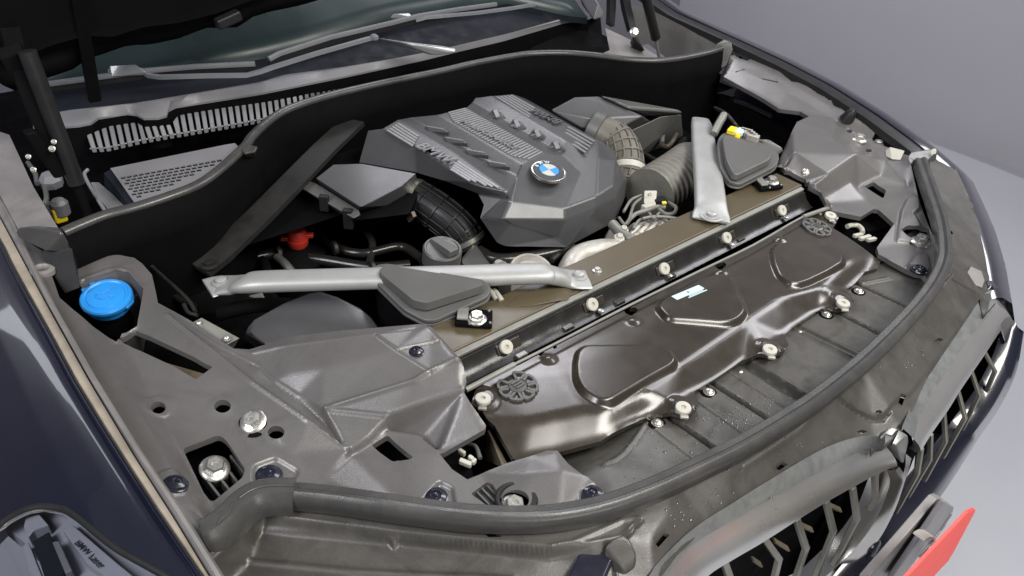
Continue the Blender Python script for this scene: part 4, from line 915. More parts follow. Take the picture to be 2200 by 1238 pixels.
# ribbed side bands: five raised bars each side, interrupted by the lettering
def band(o0, o1, i0, i1, gap, ends, nr=5, w=.37):
    for k in range(nr):
        v = (k + .5) / nr
        a = PZ(*o0).lerp(PZ(*i0), v); b = PZ(*o1).lerp(PZ(*i1), v)
        L = b - a; e0, e1 = ends(v)
        def tpx(px_):
            lo__, hi__ = 0., 1.
            fx = lambda t: (lambda c: 1100 + CAM_F * c[0] / -c[2])(CAM_M @ (np.array(a + L * t) - CAM_C))
            s0_ = fx(0) < fx(1)
            for _ in range(30):
                m__ = (lo__ + hi__) / 2
                if (fx(m__) < px_) == s0_: lo__ = m__
                else: hi__ = m__
            return lo__
        g0, g1 = tpx(gap[0] - 14 * (.5 - v)), tpx(gap[1] - 14 * (.5 - v))
        segs = [(e0, g0), (g1, e1)]
        side = (PZ(*i0) - PZ(*o0)); sd = (side - L.normalized() * side.dot(L.normalized())); wd = sd.length / nr
        sd = sd.normalized(); nn = L.cross(sd).normalized(); nn = nn if nn.z > 0 else -nn
        for s0, s1 in segs:
            c = a + L * (s0 + s1) / 2
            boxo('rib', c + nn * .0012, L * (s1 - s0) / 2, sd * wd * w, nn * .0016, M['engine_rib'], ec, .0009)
band((826, 281, .041), (1018, 398, .036), (853, 262, .045), (1086, 412, .037), (893, 974), lambda v: (.02, .97 if v > .3 else .93))
band((1060, 208, .049), (1262, 336, .040), (1098, 204, .046), (1284, 306, .044), (1142, 1214), lambda v: (.02, .97))
# raised lettering on both bands
a = PZ(905, 314, .0445); b = PZ(963, 344, .0445); n = Vector((0, 0, 1)); xd = (b - a).normalized()
text('lettering', 'BMW', (a + b) / 2 + Vector((0, 0, .0005)), xd, n.cross(xd), M['cowl'], ec, .037, .0014, shear=.12, spacing=1.05)
a = PZ(1206, 266, .049); b = PZ(1146, 238, .049); xd = (b - a).normalized()
text('lettering', 'BMW', (a + b) / 2 + Vector((0, 0, .0005)), xd, n.cross(xd), M['engine'], ec, .032, .0016, shear=.12, spacing=1.05)
# ribbed centre plate
npl = 30
for k in range(npl):
    t = (k + .5) / npl
    a = Q('PL0', 'PL1', 'PR1', 'PR0', t, .06); b = Q('PL0', 'PL1', 'PR1', 'PR0', t, .94)
    sl = min(t * 6, 1, (1 - t) * 8); a = a.lerp(b, .30 * (1 - sl)); L = (b - a) / 2; f_ = (Q('PL0', 'PL1', 'PR1', 'PR0', t + .01, .5) - Q('PL0', 'PL1', 'PR1', 'PR0', t, .5)).normalized()
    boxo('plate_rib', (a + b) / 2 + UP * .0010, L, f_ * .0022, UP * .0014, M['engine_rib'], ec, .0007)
a = PZ(1000, 264, .0495); b = PZ(1100, 316, .0485); xd = (b - a).normalized(); yd = n.cross(xd)
text('lettering', 'M PERFORMANCE', (a + b) / 2 + Vector((0, 0, .0009)), xd, yd, M['cowl'], ec, .0195, .0010, shear=.25, spacing=.98)
# fins: four each side
for (x, y) in ((935, 282), (975, 306), (1020, 332), (1066, 357)):
    hull('fin', [PZ(x - 26, y - 12, .041), PZ(x - 20, y - 9, .0425), PZ(x + 24, y - 4, .047), PZ(x + 30, y + 2, .046), PZ(x + 30, y + 12, .034), PZ(x + 2, y + 5, .034), PZ(x - 14, y + 1, .036)], M['engine'], ec, .0016)
    boxo('fin_edge', PZ(x + 1, y - 7, .0455), (PZ(x + 22, y - 3, .047) - PZ(x - 18, y - 10, .044)) / 2, (.0, .0022, 0), (0, 0, .0012), M['engine_rib'], ec, .0006)
for (x, y) in ((1063, 245), (1107, 266), (1151, 287), (1192, 313)):
    hull('fin', [PZ(x - 6, y - 10, .052), PZ(x + 10, y - 6, .052), PZ(x + 12, y - 1, .050), PZ(x - 16, y + 5, .040), PZ(x + 6, y + 12, .038), PZ(x + 22, y + 12, .038), PZ(x + 26, y + 8, .040)], M['engine'], ec, .0014)
    boxo('fin_edge', PZ(x + 4, y - 1, .0495), (PZ(x + 8, y + 5, .047) - PZ(x + 2, y - 8, .052)) / 2, (.0055, 0, 0), (0, .0008, .0012), M['engine_rib'], ec, .0006)
# water runs: darker wet streaks on the front slope
# badge
bc = PZ(1179, 368, .043); bn = Vector((0, -.16, 1)).normalized(); bu, bw = Vector((1, 0, 0)), bn.cross(Vector((1, 0, 0)))
bd = lathe('badge', bc - bn * .004, bn, [(.033, 0), (.0335, .003), (.0325, .0052), (.031, .0056), (.0300, .005), (.0001, .005)], M['chrome_side'], ec, 48, label='round badge: black ring, blue and white quarters')
lathe('badge_ring', bc + bn * .0013, bn, [(.0298, 0), (.0292, .0008), (.0001, .0008)], M['ink'], bd, 40)
br_ = .0185
for k in range(4):
    a0 = math.pi / 2 * k
    vs = [bc + bn * .0034 + (bu * math.cos(a0 + t * math.pi / 2 / 8) + bw * math.sin(a0 + t * math.pi / 2 / 8)) * br_ for t in range(9)] + [bc + bn * .0034]
    prism('badge_quarter', vs, .0012, M['white'] if k % 2 == 0 else M['blue'], bd, 0, -bn)
for s_, x in (('B', -.0125), ('M', 0), ('W', .0125)):
    yy = math.sqrt(.0238 ** 2 - x * x); dx = bu * yy - bw * x
    text('badge_letter', s_, bc + bn * .0030 + bu * x + bw * yy, dx, bn.cross(dx), M['sticker'], bd, .0095, .0003)
# oil streaks darkening the edge (wet)

# ================================================================== AIR BOXES
ab = thing('air_filter_box', 'black air filter box with shiny faceted lid, near side of the engine', 'air filter box', group='air filter boxes beside the engine')
topl_ = [(679, 383, .006), (716, 354, .016), (777, 352, .018), (893, 373, .012), (862, 401, .006), (800, 435, .0), (774, 445, .0), (763, 438, .0)]
hull('lid', [PZ(*p) for p in topl_] + [PZ(x, y, -.06) for x, y in ((700, 420), (765, 460), (880, 440), (900, 400), (800, 360))], M['engine'], ab, .004)
hull('rim', [PZ(x, y, z) for x, y, z in [(640, 400, -.012), (652, 389, -.010), (676, 390, -.008), (770, 449, -.012), (774, 462, -.016), (760, 470, -.018), (640, 402, -.03), (758, 474, -.035), (776, 464, -.03)]], M['lid'], ab, .003)
hull('box_body', [PZ(x, y, z) for x, y, z in [(643, 405, -.03), (760, 474, -.035), (880, 460, -.03), (900, 410, -.02), (690, 480, -.20), (770, 520, -.20), (900, 480, -.20), (660, 430, -.15)]], M['black'], ab, .004)
boxo('rim_clip', PZ(697, 436, -.018), (.004, .004, 0), (-.006, .006, 0), (0, 0, .016), M['rubber_dark'], ab, .002)
boxo('rim_clip', PZ(748, 470, -.030), (.004, .004, 0), (-.006, .006, 0), (0, 0, .020), M['rubber_dark'], ab, .002)
ab2 = thing('air_filter_box', 'black air filter box with a pale front facet on the far side of the engine', 'air filter box', group='air filter boxes beside the engine')
hull('lid', [PZ(x, y, z) for x, y, z in [(1180, 236, .022), (1232, 208, .040), (1284, 206, .038), (1382, 250, .020), (1277, 256, .012), (1250, 276, -.008), (1235, 270, -.01), (1345, 270, .0), (1330, 300, -.05), (1400, 262, -.02)]], M['engine'], ab2, .004)
hull('rim', [PZ(x, y, z) for x, y, z in [(1283, 205, .042), (1296, 207, .043), (1352, 228, .036), (1350, 235, .030), (1380, 232, .02), (1460, 236, .0), (1472, 244, -.01), (1400, 250, -.01), (1345, 232, .03)]], M['lid'], ab2, .003)
hull('box_body', [PZ(x, y, z) for x, y, z in [(1400, 262, -.02), (1345, 285, -.03), (1465, 245, -.02), (1420, 250, .0), (1360, 340, -.10), (1470, 300, -.12), (1410, 300, -.06)]], M['lid'], ab2, .004)
def bellows(name, path, r0, mat_, parent, nr, depth, n=40, label=None):
    path = [Vector(p) for p in path]; out = []; sc_ = []
    P = resample(path, nr * 4 + 1)
    for i, p in enumerate(P):
        ph = i % 4; k = {0: 1, 1: 1, 2: 1 - depth, 3: 1 - depth}[ph]; out.append(p); sc_.append(k)
    return sweep(name, out, [(r0 * math.cos(2 * math.pi * k / 28), r0 * math.sin(2 * math.pi * k / 28)) for k in range(28)], mat_, parent, scale=sc_, label=label, angle=25)
ih = thing('intake_hose', 'glossy black intake hose with a square grid of ribs and brass clamps, near side', 'air hose', group='air intake hoses')
pth = spline([PZ(872, 418, -.045), PZ(905, 432, -.050), PZ(950, 462, -.062), PZ(990, 498, -.085), PZ(1010, 530, -.11)], 8)
sweep('hose_body', pth, .036, M['rubber_dark'], ih, label=None)
lathe('collar', PZ(868, 418, -.042), pth[3] - pth[0], [(.030, -.02), (.038, -.018), (.039, .012), (.036, .014), (.0001, .014)], M['lid'], ih, 32)
for i in (10, 15, 20, 25):
    d = (pth[i + 1] - pth[i]).normalized(); lathe('hoop_rib', pth[i], d, [(.0355, -.0022), (.0385, -.0016), (.0385, .0016), (.0355, .0022)], M['rubber_dark'], ih, 32)
for k in range(9):
    a = math.pi * 2 * k / 14 - 1.2
    pp = []
    for i in range(6, 28, 3):
        d = (pth[i + 1] - pth[i]).normalized(); s_ = d.cross(UP).normalized(); u_ = s_.cross(d); pp.append(pth[i] + (s_ * math.cos(a) + u_ * math.sin(a)) * .0365)
    sweep('long_rib', pp, .0018, M['rubber_dark'], ih)
for i in (5, 29):
    d = (pth[i + 1] - pth[i]).normalized(); c_ = lathe('hose_clamp', pth[i], d, [(.0368, -.005), (.0385, -.0045), (.0385, .0045), (.0368, .005)], M['bar'], ih, 36, label='brass coloured band clamp')
boxo('clamp_screw', PZ(884, 466, -.05), (.004, 0, 0), (0, .004, .004), (0, -.008, .010), M['brown_metal'], ih, .001)
ih2 = thing('intake_hose', 'dusty tan intake hose with square ribs, far side of the engine cover', 'air hose', group='air intake hoses')
pth2 = spline([PZ(1290, 285, -.02), PZ(1325, 305, -.03), PZ(1342, 340, -.05), PZ(1345, 380, -.075), PZ(1338, 420, -.10)], 8)
sweep('hose_body', pth2, .040, M['hose_tan'], ih2)
lathe('collar', PZ(1285, 283, -.018), pth2[3] - pth2[0], [(.036, -.02), (.042, -.018), (.043, .006), (.0001, .008)], M['lid'], ih2, 32)
for i in (8, 12, 16, 20, 24, 28):
    d = (pth2[i + 1] - pth2[i]).normalized(); lathe('hoop_rib', pth2[i], d, [(.0395, -.0025), (.0425, -.0018), (.0425, .0018), (.0395, .0025)], M['hose_tan'], ih2, 32)
for k in range(9):
    a = math.pi * 2 * k / 14 - 1.0; pp = []
    for i in range(6, 30, 3):
        d = (pth2[i + 1] - pth2[i]).normalized(); s_ = d.cross(UP).normalized(); u_ = s_.cross(d); pp.append(pth2[i] + (s_ * math.cos(a) + u_ * math.sin(a)) * .0403)
    sweep('long_rib', pp, .002, M['hose_tan'], ih2)
i = 22; d = (pth2[i + 1] - pth2[i]).normalized(); lathe('hose_clamp', pth2[i], d, [(.042, -.008), (.0440, -.007), (.0440, .007), (.042, .008)], M['white'], ih2, 36)
lathe('clamp_screw', PZ(1380, 397, -.07), (1, -.3, 0), [(.0055, -.022), (.0055, -.002), (.0075, 0), (.0075, .005), (.005, .007), (.0001, .007)], M['white'], ih2, 14)
rh = thing('ribbed_hose', 'wide grey ribbed hose beside the silver strut brace on the far side', 'air hose')
bellows('hose_body', [PZ(1395, 420, -.06), PZ(1430, 398, -.06), PZ(1462, 376, -.062), PZ(1482, 360, -.065)], .058, M['hose_grey'], rh, 10, .07)
sweep('hose_end', [PZ(1478, 364, -.066), PZ(1510, 350, -.10)], .050, M['black'], rh)

# ================================================================== CAPS
oc = thing('filler_cap', 'round dark grey oil filler cap with a raised grip bar', 'cap')
cc = PZ(951, 533, .0); n_ = Vector((0, -.12, 1)).normalized()
lathe('cap_body', cc, n_, [(.031, -.030), (.0325, -.028), (.0325, -.002), (.030, .001), (.028, .001), (.026, -.001), (.0001, -.001)], M['lid'], oc, 36)
gd = (PZ(985, 556, 0) - PZ(925, 514, 0)).normalized(); gs_ = n_.cross(gd).normalized()
hull('grip_bar', [cc + gd * a + gs_ * b + n_ * h for a, b, h in [(-.030, -.008, .0), (-.030, .008, .0), (.031, -.011, .0), (.031, .011, .0), (-.026, -.006, .008), (-.026, .006, .008), (.029, -.009, .012), (.029, .009, .012)]], M['lid'], oc, .002)
lathe('cap_flange', cc - n_ * .036, n_, [(.024, -.02), (.030, 0), (.036, .001), (.036, .006), (.0001, .006)], M['black'], oc, 30)
rd = thing('coolant_cap', 'small bright red cap with two tabs deep in the dark near side of the bay', 'cap')
cc = PZ(637, 497, -.08); lathe('cap_top', cc, UP, [(.018, -.02), (.0185, -.006), (.017, .0), (.015, .004), (.0001, .006)], M['red'], rd, 24)
for s_ in (-1, 1): boxo('cap_tab', cc + Vector((.020 * s_, -.008 * s_, -.012)), (.008, -.003 * 1, 0), (.003, .005, 0), (0, 0, .004), M['red'], rd, .002)
lathe('cap_skirt', cc - UP * .024, UP, [(.016, -.01), (.020, 0), (.020, .008), (.0001, .008)], M['red'], rd, 18)
lathe('expansion_neck', cc - UP * .075, UP, [(.05, -.05), (.05, .02), (.018, .04), (.016, .05), (.0001, .05)], M['black'], rd, 28)

# ================================================================== BLACK BOXES WITH TRIANGULAR LIDS
def tribox(label, rim, top, body, zr, zt, bracket, boltp, br_rot):
    t = thing('control_unit_box', label, 'box', group='boxes with triangular lids on the cross beam')
    rimp = [PZ(x, y, zr(x, y)) for x, y in rounded(rim, 9, 3)]
    prism('lid_rim', rimp, .007, M['lid'], t, .002)
    prism('lid_groove', [p + Vector((0, 0, -.0085)) for p in rimp], .004, M['lid'], t, .0012, taper=1.01)
    topp = [PZ(x, y, zt(x, y)) for x, y in rounded(top, 7, 3)]
    prism('lid_top', topp, .014, M['lid'], t, .0035, taper=1.03, segs=3)
    bp = [PZ(x, y, zr(x, y) - .013) for x, y in rounded(body, 9, 3)]
    prism('box_body', bp, .11, M['black'], t, .003, taper=.9)
    boxo('foot_bracket', bracket[0], bracket[1], bracket[2], (0, 0, .0035), M['black'], t, .0015)
    boxo('foot_flag', bracket[0] - bracket[1] * .6 + Vector((0, 0, .008)), bracket[1] * .30, bracket[2] * .8, (0, 0, .0018), M['lip'], t, .001)
    for a, b in ((.8, .8), (.9, -.7), (-.2, -.95)): lathe('foot_rivet', bracket[0] + bracket[1] * a + bracket[2] * b + UP * .003, UP, [(.0022, 0), (.0018, .002), (.0001, .0025)], M['zinc'], t, 8)
    hex_bolt(boltp, UP, t, 1.05)
    return t
nr_ = [(799, 577), (810, 568), (833, 565), (1040, 600), (1056, 616), (1050, 636), (935, 688), (912, 688), (868, 665), (806, 604)]
nt_ = [(815, 580), (828, 568), (1027, 600), (1039, 612), (916, 651), (887, 644), (817, 587)]
zr = lambda x, y: .030 + (.052 - .030) * 0 - .00030 * max(0, (y - 600)) + .00006 * (x - 900)
zt = lambda x, y: zr(x, y) + .011
fb = PZ(1018, 684, .006)
tribox('dark grey box with a raised triangular lid, partly over the near silver strut brace', nr_, nt_, nr_, zr, zt, (fb, Vector((.020, -.018, 0)), Vector((.012, .014, 0))), PZ(1024, 688, .008), 0)
nr2 = [(1542, 298), (1553, 285), (1575, 284), (1665, 318), (1676, 338), (1668, 356), (1590, 396), (1566, 390), (1548, 362), (1543, 335)]
nt2 = [(1552, 300), (1556, 289), (1572, 290), (1650, 320), (1658, 334), (1653, 343), (1586, 375), (1574, 372), (1561, 345)]
zr2 = lambda x, y: .038 - .0003 * max(0, y - 330)
fb2 = PZ(1648, 396, .006)
tribox('dark grey box with a raised triangular lid beside the far silver strut brace', nr2, nt2, nr2, zr2, lambda x, y: zr2(x, y) + .011, (fb2, Vector((.024, -.010, 0)), Vector((.010, .018, 0))), PZ(1657, 393, .008), 0)
cn = thing('cable_connector', 'bundle of grey connectors with two bright yellow caps behind the far box', 'connector')
boxo('yellow_cap', PZ(1573, 281, .045), (.012, .004, 0), (-.003, .008, 0), (0, 0, .006), M['yellow'], cn, .003)
lathe('yellow_cap', PZ(1584, 292, .050), UP, [(.0065, -.004), (.0065, .002), (.005, .005), (.0001, .005)], M['yellow'], cn, 14)
boxo('grey_plug', PZ(1590, 284, .045), (.014, .004, 0), (-.003, .008, 0), (0, 0, .005), M['sticker'], cn, .002)
for k in range(4): boxo('grey_plug', PZ(1602 + 5 * k, 285 + 4 * k, .042), (.007, .002, 0), (-.004, .012, 0), (0, 0, .008), M['alu'], cn, .002)
sweep('grey_pipe', [PZ(1555, 248, .04), PZ(1545, 265, .035), PZ(1533, 288, .02)], .009, M['lip'], cn)
sweep('cable', spline([PZ(1536, 232, .02), PZ(1560, 245, .04), PZ(1575, 262, .04), PZ(1585, 275, .03)], 4), .004, M['rubber_dark'], cn)
hull('tank_corner', [PZ(x, y, z) for x, y, z in [(1640, 301, .03), (1650, 299, .032), (1682, 318, .02), (1684, 326, .01), (1655, 345, -.01), (1630, 330, .0), (1610, 300, .02)]], M['flange'], cn, .003)

# ================================================================== STRUT BRACES
def oval(w, h, n=18): return [(w * math.copysign(abs(math.cos(a)) ** .75, math.cos(a)), h * math.copysign(abs(math.sin(a)) ** .75, math.sin(a))) for a in [2 * math.pi * k / n for k in range(n)]]
def brace(label, pth, scal, endp, tip, w0=.024, h0=.0105):
    t = thing('strut_brace', label, 'strut brace', group='silver strut braces')
    P = spline([PZ(*p) for p in pth], 8); n = len(P)
    ov = oval(1, 1)
    rings = []
    for i, p in enumerate(P):
        tt = (P[min(i + 1, n - 1)] - P[max(i - 1, 0)]).normalized(); s_ = tt.cross(UP).normalized(); u = s_.cross(tt)
        k = i / (n - 1); w = float(np.interp(k, *zip(*[(a, b[0]) for a, b in scal]))); h = float(np.interp(k, *zip(*[(a, b[1]) for a, b in scal])))
        rings.append([p + s_ * a * w + u * b * h for a, b in ov])
    loft('brace_tube', rings, M['silver'], t, angle=60)
    for e in endp:
        p, n_ = e
        lathe('end_bolt', p, n_, [(.0135, -.001), (.0135, .001), (.009, .0015), (.0085, .006), (.005, .008), (.0001, .0082)], M['silver'], t, 20)
    return t
w0, h0 = .0205, .0120
b1 = brace('silver strut brace on the near side, running under the triangular lid to the cross beam', [(446, 620, -.012), (470, 614, -.012), (510, 612, -.004), (550, 606, .010), (700, 601, .014), (850, 597, .018), (1000, 593, .022), (1150, 588, .026), (1180, 590, .022), (1215, 598, .008), (1245, 601, .006), (1264, 600, .006)],
           [(0, (.026, .003)), (.09, (.026, .003)), (.18, (.024, .008)), (.27, (w0, h0)), (.7, (w0, h0)), (.78, (w0, h0 * .95)), (.88, (.025, .004)), (1, (.025, .0025))], [(PZ(1243, 593, .010), UP), (PZ(475, 606, -.008), UP)], None)
for s_ in (-1, 1):
    pass
b2 = brace('silver strut brace on the far side, its flattened end bolted on the cross beam', [(1505, 256, .0), (1508, 275, .004), (1513, 320, .010), (1520, 370, .014), (1526, 430, .014), (1528, 455, .008), (1528, 474, .006)],
           [(0, (.020, .004)), (.15, (.024, .010)), (.5, (.0285, .011)), (.8, (.031, .009)), (.9, (.034, .004)), (1, (.034, .0025))], [(PZ(1528, 464, .010), UP)], None)
lathe('end_ring', PZ(1528, 464, .0095), UP, [(.021, -.001), (.021, .0006), (.019, .0016), (.017, .0006), (.0001, .0002)], M['silver'], b2, 28)

# ================================================================== BAY FURNITURE
hump = thing('duct_cover', 'smooth dark grey curved cover between the near silver brace and the side cover', 'cover')
hull('cover_shell', [PZ(x, y, z) for x, y, z in [(527, 716, -.05), (534, 701, -.045), (545, 688, -.04), (610, 652, -.032), (665, 630, -.028), (688, 627, -.028), (725, 638, -.03), (775, 663, -.036), (798, 682, -.045), (812, 702, -.05), (800, 740, -.045), (567, 740, -.040), (540, 712, -.041),
      (526, 730, -.10), (566, 760, -.11), (820, 740, -.12), (600, 660, -.10), (700, 640, -.10)]], M['engine'], hump, .007, segs=4)
al = thing('engine_block', 'dusty aluminium castings, pulley and pipes at the front of the engine', 'engine')
def ringtube(c, r, rt, mt, a0, a1, name, nrm=(0, -.5, 1)):
    u, w, a_ = frame(nrm); return sweep(name, [Vector(c) + (u * math.cos(a) + w * math.sin(a)) * r for a in np.linspace(a0, a1, 24)], rt, mt, al, up=a_)
sweep('curved_pipe', spline([PZ(1222, 640, -.06), PZ(1222, 585, -.05), PZ(1245, 552, -.045), PZ(1290, 538, -.045), PZ(1345, 540, -.06)], 6), .021, M['alu'], al)
lathe('thermostat_housing', PZ(1140, 590, -.10), (-.1, -.3, 1), [(.045, -.06), (.045, .0), (.040, .012), (.036, .012), (.030, .003), (.0001, .003)], M['alu'], al, 30)
lathe('thermostat_housing', PZ(1125, 620, -.06), (-.1, -.3, 1), [(.050, -.06), (.050, .0), (.046, .006), (.0001, .008)], M['hose_tan'], al, 30)
lathe('bracket_boss', PZ(1072, 570, -.03), (0, -.2, 1), [(.010, -.05), (.011, .0), (.008, .006), (.0001, .006)], M['lip'], al, 16)
hull('casting', [PZ(x, y, z) for x, y, z in [(1345, 490, -.09), (1360, 478, -.07), (1430, 470, -.06), (1455, 478, -.06), (1400, 520, -.06), (1350, 530, -.07), (1360, 500, -.05), (1320, 520, -.12), (1460, 500, -.10)]], M['alu'], al, .004)
hull('casting', [PZ(x, y, z) for x, y, z in [(1300, 505, -.10), (1310, 490, -.07), (1335, 505, -.06), (1330, 525, -.07), (1295, 525, -.09), (1312, 530, -.12)]], M['alu'], al, .003)
for k, (x, y) in enumerate(((1366, 492), (1384, 490), (1400, 488), (1418, 486), (1436, 482))):
    sweep('casting_rib', [PZ(x - 12, y + 12, -.055), PZ(x, y + 2, -.048), PZ(x + 10, y - 10, -.052)], .005, M['alu'], al)
sweep('coolant_pipe', spline([PZ(1316, 482, -.04), PZ(1335, 502, -.04), PZ(1362, 516, -.04), (PZ(1380, 522, -.05))], 4), .010, M['lip'], al)
for x, y in ((1339, 495), (1330, 512), (1379, 508)): hex_bolt(PZ(x, y, -.035), (0, -.2, 1), al, .7, mt=M['white'])
boxo('belt_cover', PZ(1075, 605, -.03), (.016, 0, 0), (0, .012, 0), (0, 0, .03), M['lid'], al, .003)
for x, y in ((1058, 632), (1070, 635)): sweep('white_clip', [PZ(x - 8, y - 10, .0), PZ(x, y, .004), PZ(x + 8, y + 12, .0)], .0045, M['white'], al)
hull('black_pipe', [PZ(x, y, z) for x, y, z in [(985, 560, -.05), (1020, 520, -.08), (1045, 560, -.08), (1060, 590, -.06), (1010, 590, -.05), (1000, 560, -.15), (1060, 560, -.15)]], M['lid'], al, .008, segs=3)
wh = thing('wiring_loom', 'tangle of grey wires with a white connector tag beside the engine cover', 'wiring')
hull('connector_tag', [PZ(x, y, z) for x, y, z in [(1384, 409, -.02), (1412, 409, -.02), (1409, 441, -.035), (1383, 438, -.035)]] + [PZ(x, y, z) for x, y, z in [(1386, 412, -.028), (1411, 412, -.028), (1408, 443, -.043), (1384, 441, -.043)]], M['white'], wh, .0025)
boxo('tag_foot', PZ(1393, 445, -.036), (.014, -.002, 0), (0, .006, 0), (0, 0, .006), M['white'], wh, .002)
a = PZ(1396, 419, -.0205); text('tag_print', 'K7', a + UP * .0006, (1, -.1, 0), (0, .9, .4), M['ink'], wh, .009, .0001)
random.seed(5)
for k, l in enumerate([[(1330, 468), (1342, 482), (1352, 470), (1362, 440), (1380, 425)], [(1345, 482), (1362, 462), (1390, 452), (1412, 444), (1430, 446)], [(1412, 446), (1430, 460), (1448, 458), (1452, 446), (1436, 436)], [(1380, 470), (1400, 466), (1425, 466), (1456, 470)], [(1352, 474), (1370, 458), (1384, 450)], [(1360, 492), (1376, 472), (1400, 474), (1420, 470), (1440, 478)], [(1395, 458), (1404, 470), (1416, 458)], [(1340, 455), (1356, 430), (1378, 420)]]):
    sweep('cable', spline([PZ(x, y, -.035 - .004 * (k % 3)) for x, y in l], 5), .0042 if k in (1, 2) else .003, M['lip'] if k % 2 else M['hose_grey'], wh)
boxo('plug_body', PZ(1417, 432, -.035), (.012, -.006, 0), (.004, .008, 0), (0, 0, .006), M['cowl_dark'], wh, .002)
boxo('yellow_clip', PZ(1427, 436, -.028), (.004, -.002, 0), (.002, .003, 0), (0, 0, .002), M['yellow'], wh, .001)
# near-side corner: yellow and white clips behind the fender rail
ck = thing('cable_clips', 'yellow clip and pale connectors in the dark gap near the rear of the near fender', 'cable clip')
boxo('yellow_clip', PZ(128, 462, .0), (.010, 0, 0), (0, .006, 0), (0, 0, .014), M['yellow'], ck, .004)
lathe('pale_cap', PZ(126, 436, .02), UP, [(.014, -.02), (.014, 0), (.009, .006), (.0001, .007)], M['cowl'], ck, 14)
lathe('pale_cap', PZ(110, 441, .012), UP, [(.011, -.02), (.011, 0), (.007, .004), (.0001, .005)], M['cowl'], ck, 14)
lathe('pale_knob', PZ(108, 385, .04), UP, [(.018, -.012), (.019, 0), (.012, .010), (.0001, .012)], M['cowl'], ck, 8)
for l in ([(60, 350), (75, 372), (80, 395)], [(170, 298), (160, 320), (150, 330)], [(96, 400), (100, 425), (95, 440)]): sweep('cable', spline([PZ(x, y, .04) for x, y in l], 4), .004, M['lid'], ck)
# dark pipes deep in the near side
dp = thing('heater_pipe', 'black pipes and fittings deep in the bay below the near silver brace', 'pipe')
sweep('pipe_run', spline([PZ(470, 675, -.06), PZ(530, 660, -.05), PZ(600, 655, -.06), PZ(680, 665, -.08)], 6), .012, M['black'], dp)
sweep('pipe_run', spline([PZ(560, 555, -.14), PZ(572, 580, -.12), PZ(575, 640, -.12)], 5), .010, M['black'], dp)
sweep('pipe_run', spline([PZ(595, 553, -.12), PZ(615, 570, -.12), PZ(640, 600, -.14)], 5), .008, M['lid'], dp)
hull('fitting', [PZ(x, y, z) for x, y, z in [(530, 636, -.07), (565, 628, -.07), (570, 640, -.07), (545, 640, -.07), (550, 636, -.1), (560, 660, -.12)]], M['lip'], dp, .003)
hull('fitting', [PZ(x, y, z) for x, y, z in [(570, 592, -.12), (604, 590, -.12), (612, 600, -.13), (575, 606, -.13), (590, 610, -.16)]], M['black'], dp, .003)
for l in ([(395, 655), (405, 672), (424, 678)], [(300, 548), (345, 590), (400, 640), (420, 670)]): sweep('body_seam', spline([PZ(x, y, -.02) for x, y in l], 4), .003, M['dim_steel'], dp)
for l, r_, m_ in (([(520, 560), (600, 545), (700, 560), (800, 575), (880, 570)], .011, 'black_gloss'), ([(690, 500), (720, 530), (780, 545), (860, 530), (905, 555)], .009, 'black_gloss'), ([(440, 640), (500, 628), (560, 640), (600, 660)], .010, 'black_gloss'),
                  ([(770, 480), (800, 520), (790, 580)], .007, 'dim_steel'), ([(1030, 540), (1060, 556), (1110, 556), (1180, 545), (1230, 530)], .012, 'black_gloss'), ([(1185, 560), (1200, 545), (1205, 520)], .006, 'dim_steel'), ([(1380, 330), (1420, 350), (1445, 330), (1470, 300)], .008, 'black_gloss'),
                  ([(300, 575), (340, 600), (380, 640), (420, 660)], .006, 'black_gloss'), ([(1560, 225), (1600, 240), (1640, 262), (1690, 300)], .010, 'black_gloss'), ([(1545, 205), (1600, 222), (1660, 250)], .006, 'dim_steel')):
    sweep('hose_run', spline([PZ(x, y, -.13) if x < 1000 and y > 470 and r_ > .006 else PZ(x, y, -.09) for x, y in l], 6), r_, M[m_], dp)
for x, y in ((600, 545), (720, 533), (800, 575), (1110, 556)): lathe('hose_clip', PZ(x, y, -.12), (1, -.2, 0), [(.0125, -.004), (.014, -.003), (.014, .003), (.0125, .004)], M['dim_steel'], dp, 14)
# orange wire glimpsed on the far side and cable ends
ow = thing('orange_cable', 'orange and grey cables in the dark gap behind the far ribbed hose', 'cable')
sweep('cable', spline([PZ(1455, 288, -.05), PZ(1448, 300, -.06), PZ(1435, 315, -.07), PZ(1420, 312, -.08)], 4), .006, M['brown_metal'], ow)
sweep('cable', spline([PZ(1440, 262, -.04), PZ(1425, 285, -.06), PZ(1422, 308, -.07)], 4), .006, M['lid'], ow)
# connectors in the gap by the near nose
gc = thing('latch_fitting', 'cream plastic clips in the black gap at the near corner of the radiator cover', 'latch fitting')
for x, y, l, w, a in ((992, 972, .011, .005, 1.9), (1000, 995, .016, .006, 2.1), (1012, 985, .008, .005, 1.9), (1018, 992, .006, .004, .3)):
    d = Vector((math.cos(a), math.sin(a) * .8, .2)); boxo('clip', PZ(x, y, -.060), d * l * .6, Vector((-d.y, d.x, 0)) * w * .7, (0, 0, .004), M['white'], gc, .002)
sweep('latch_rod', spline([PZ(1005, 955, -.07), PZ(1022, 960, -.06), PZ(1032, 985, -.06)], 4), .003, M['lid'], gc)
hull('brown_wall', [PZ(x, y, z) for x, y, z in [(1046, 922, -.05), (1052, 925, -.05), (1092, 998, -.07), (1080, 1005, -.07), (1060, 960, -.14), (1045, 960, -.14), (1040, 990, -.12)]], M['brown_metal'], gc, .002)
gc2 = thing('latch_fitting', 'cream lever and clip in the black gap at the far corner of the radiator cover', 'latch fitting')
sweep('lever', spline([PZ(x, y, -.05) for x, y in [(1820, 487), (1830, 484), (1843, 485), (1851, 492), (1853, 500)]], 4), .005, M['white'], gc2)
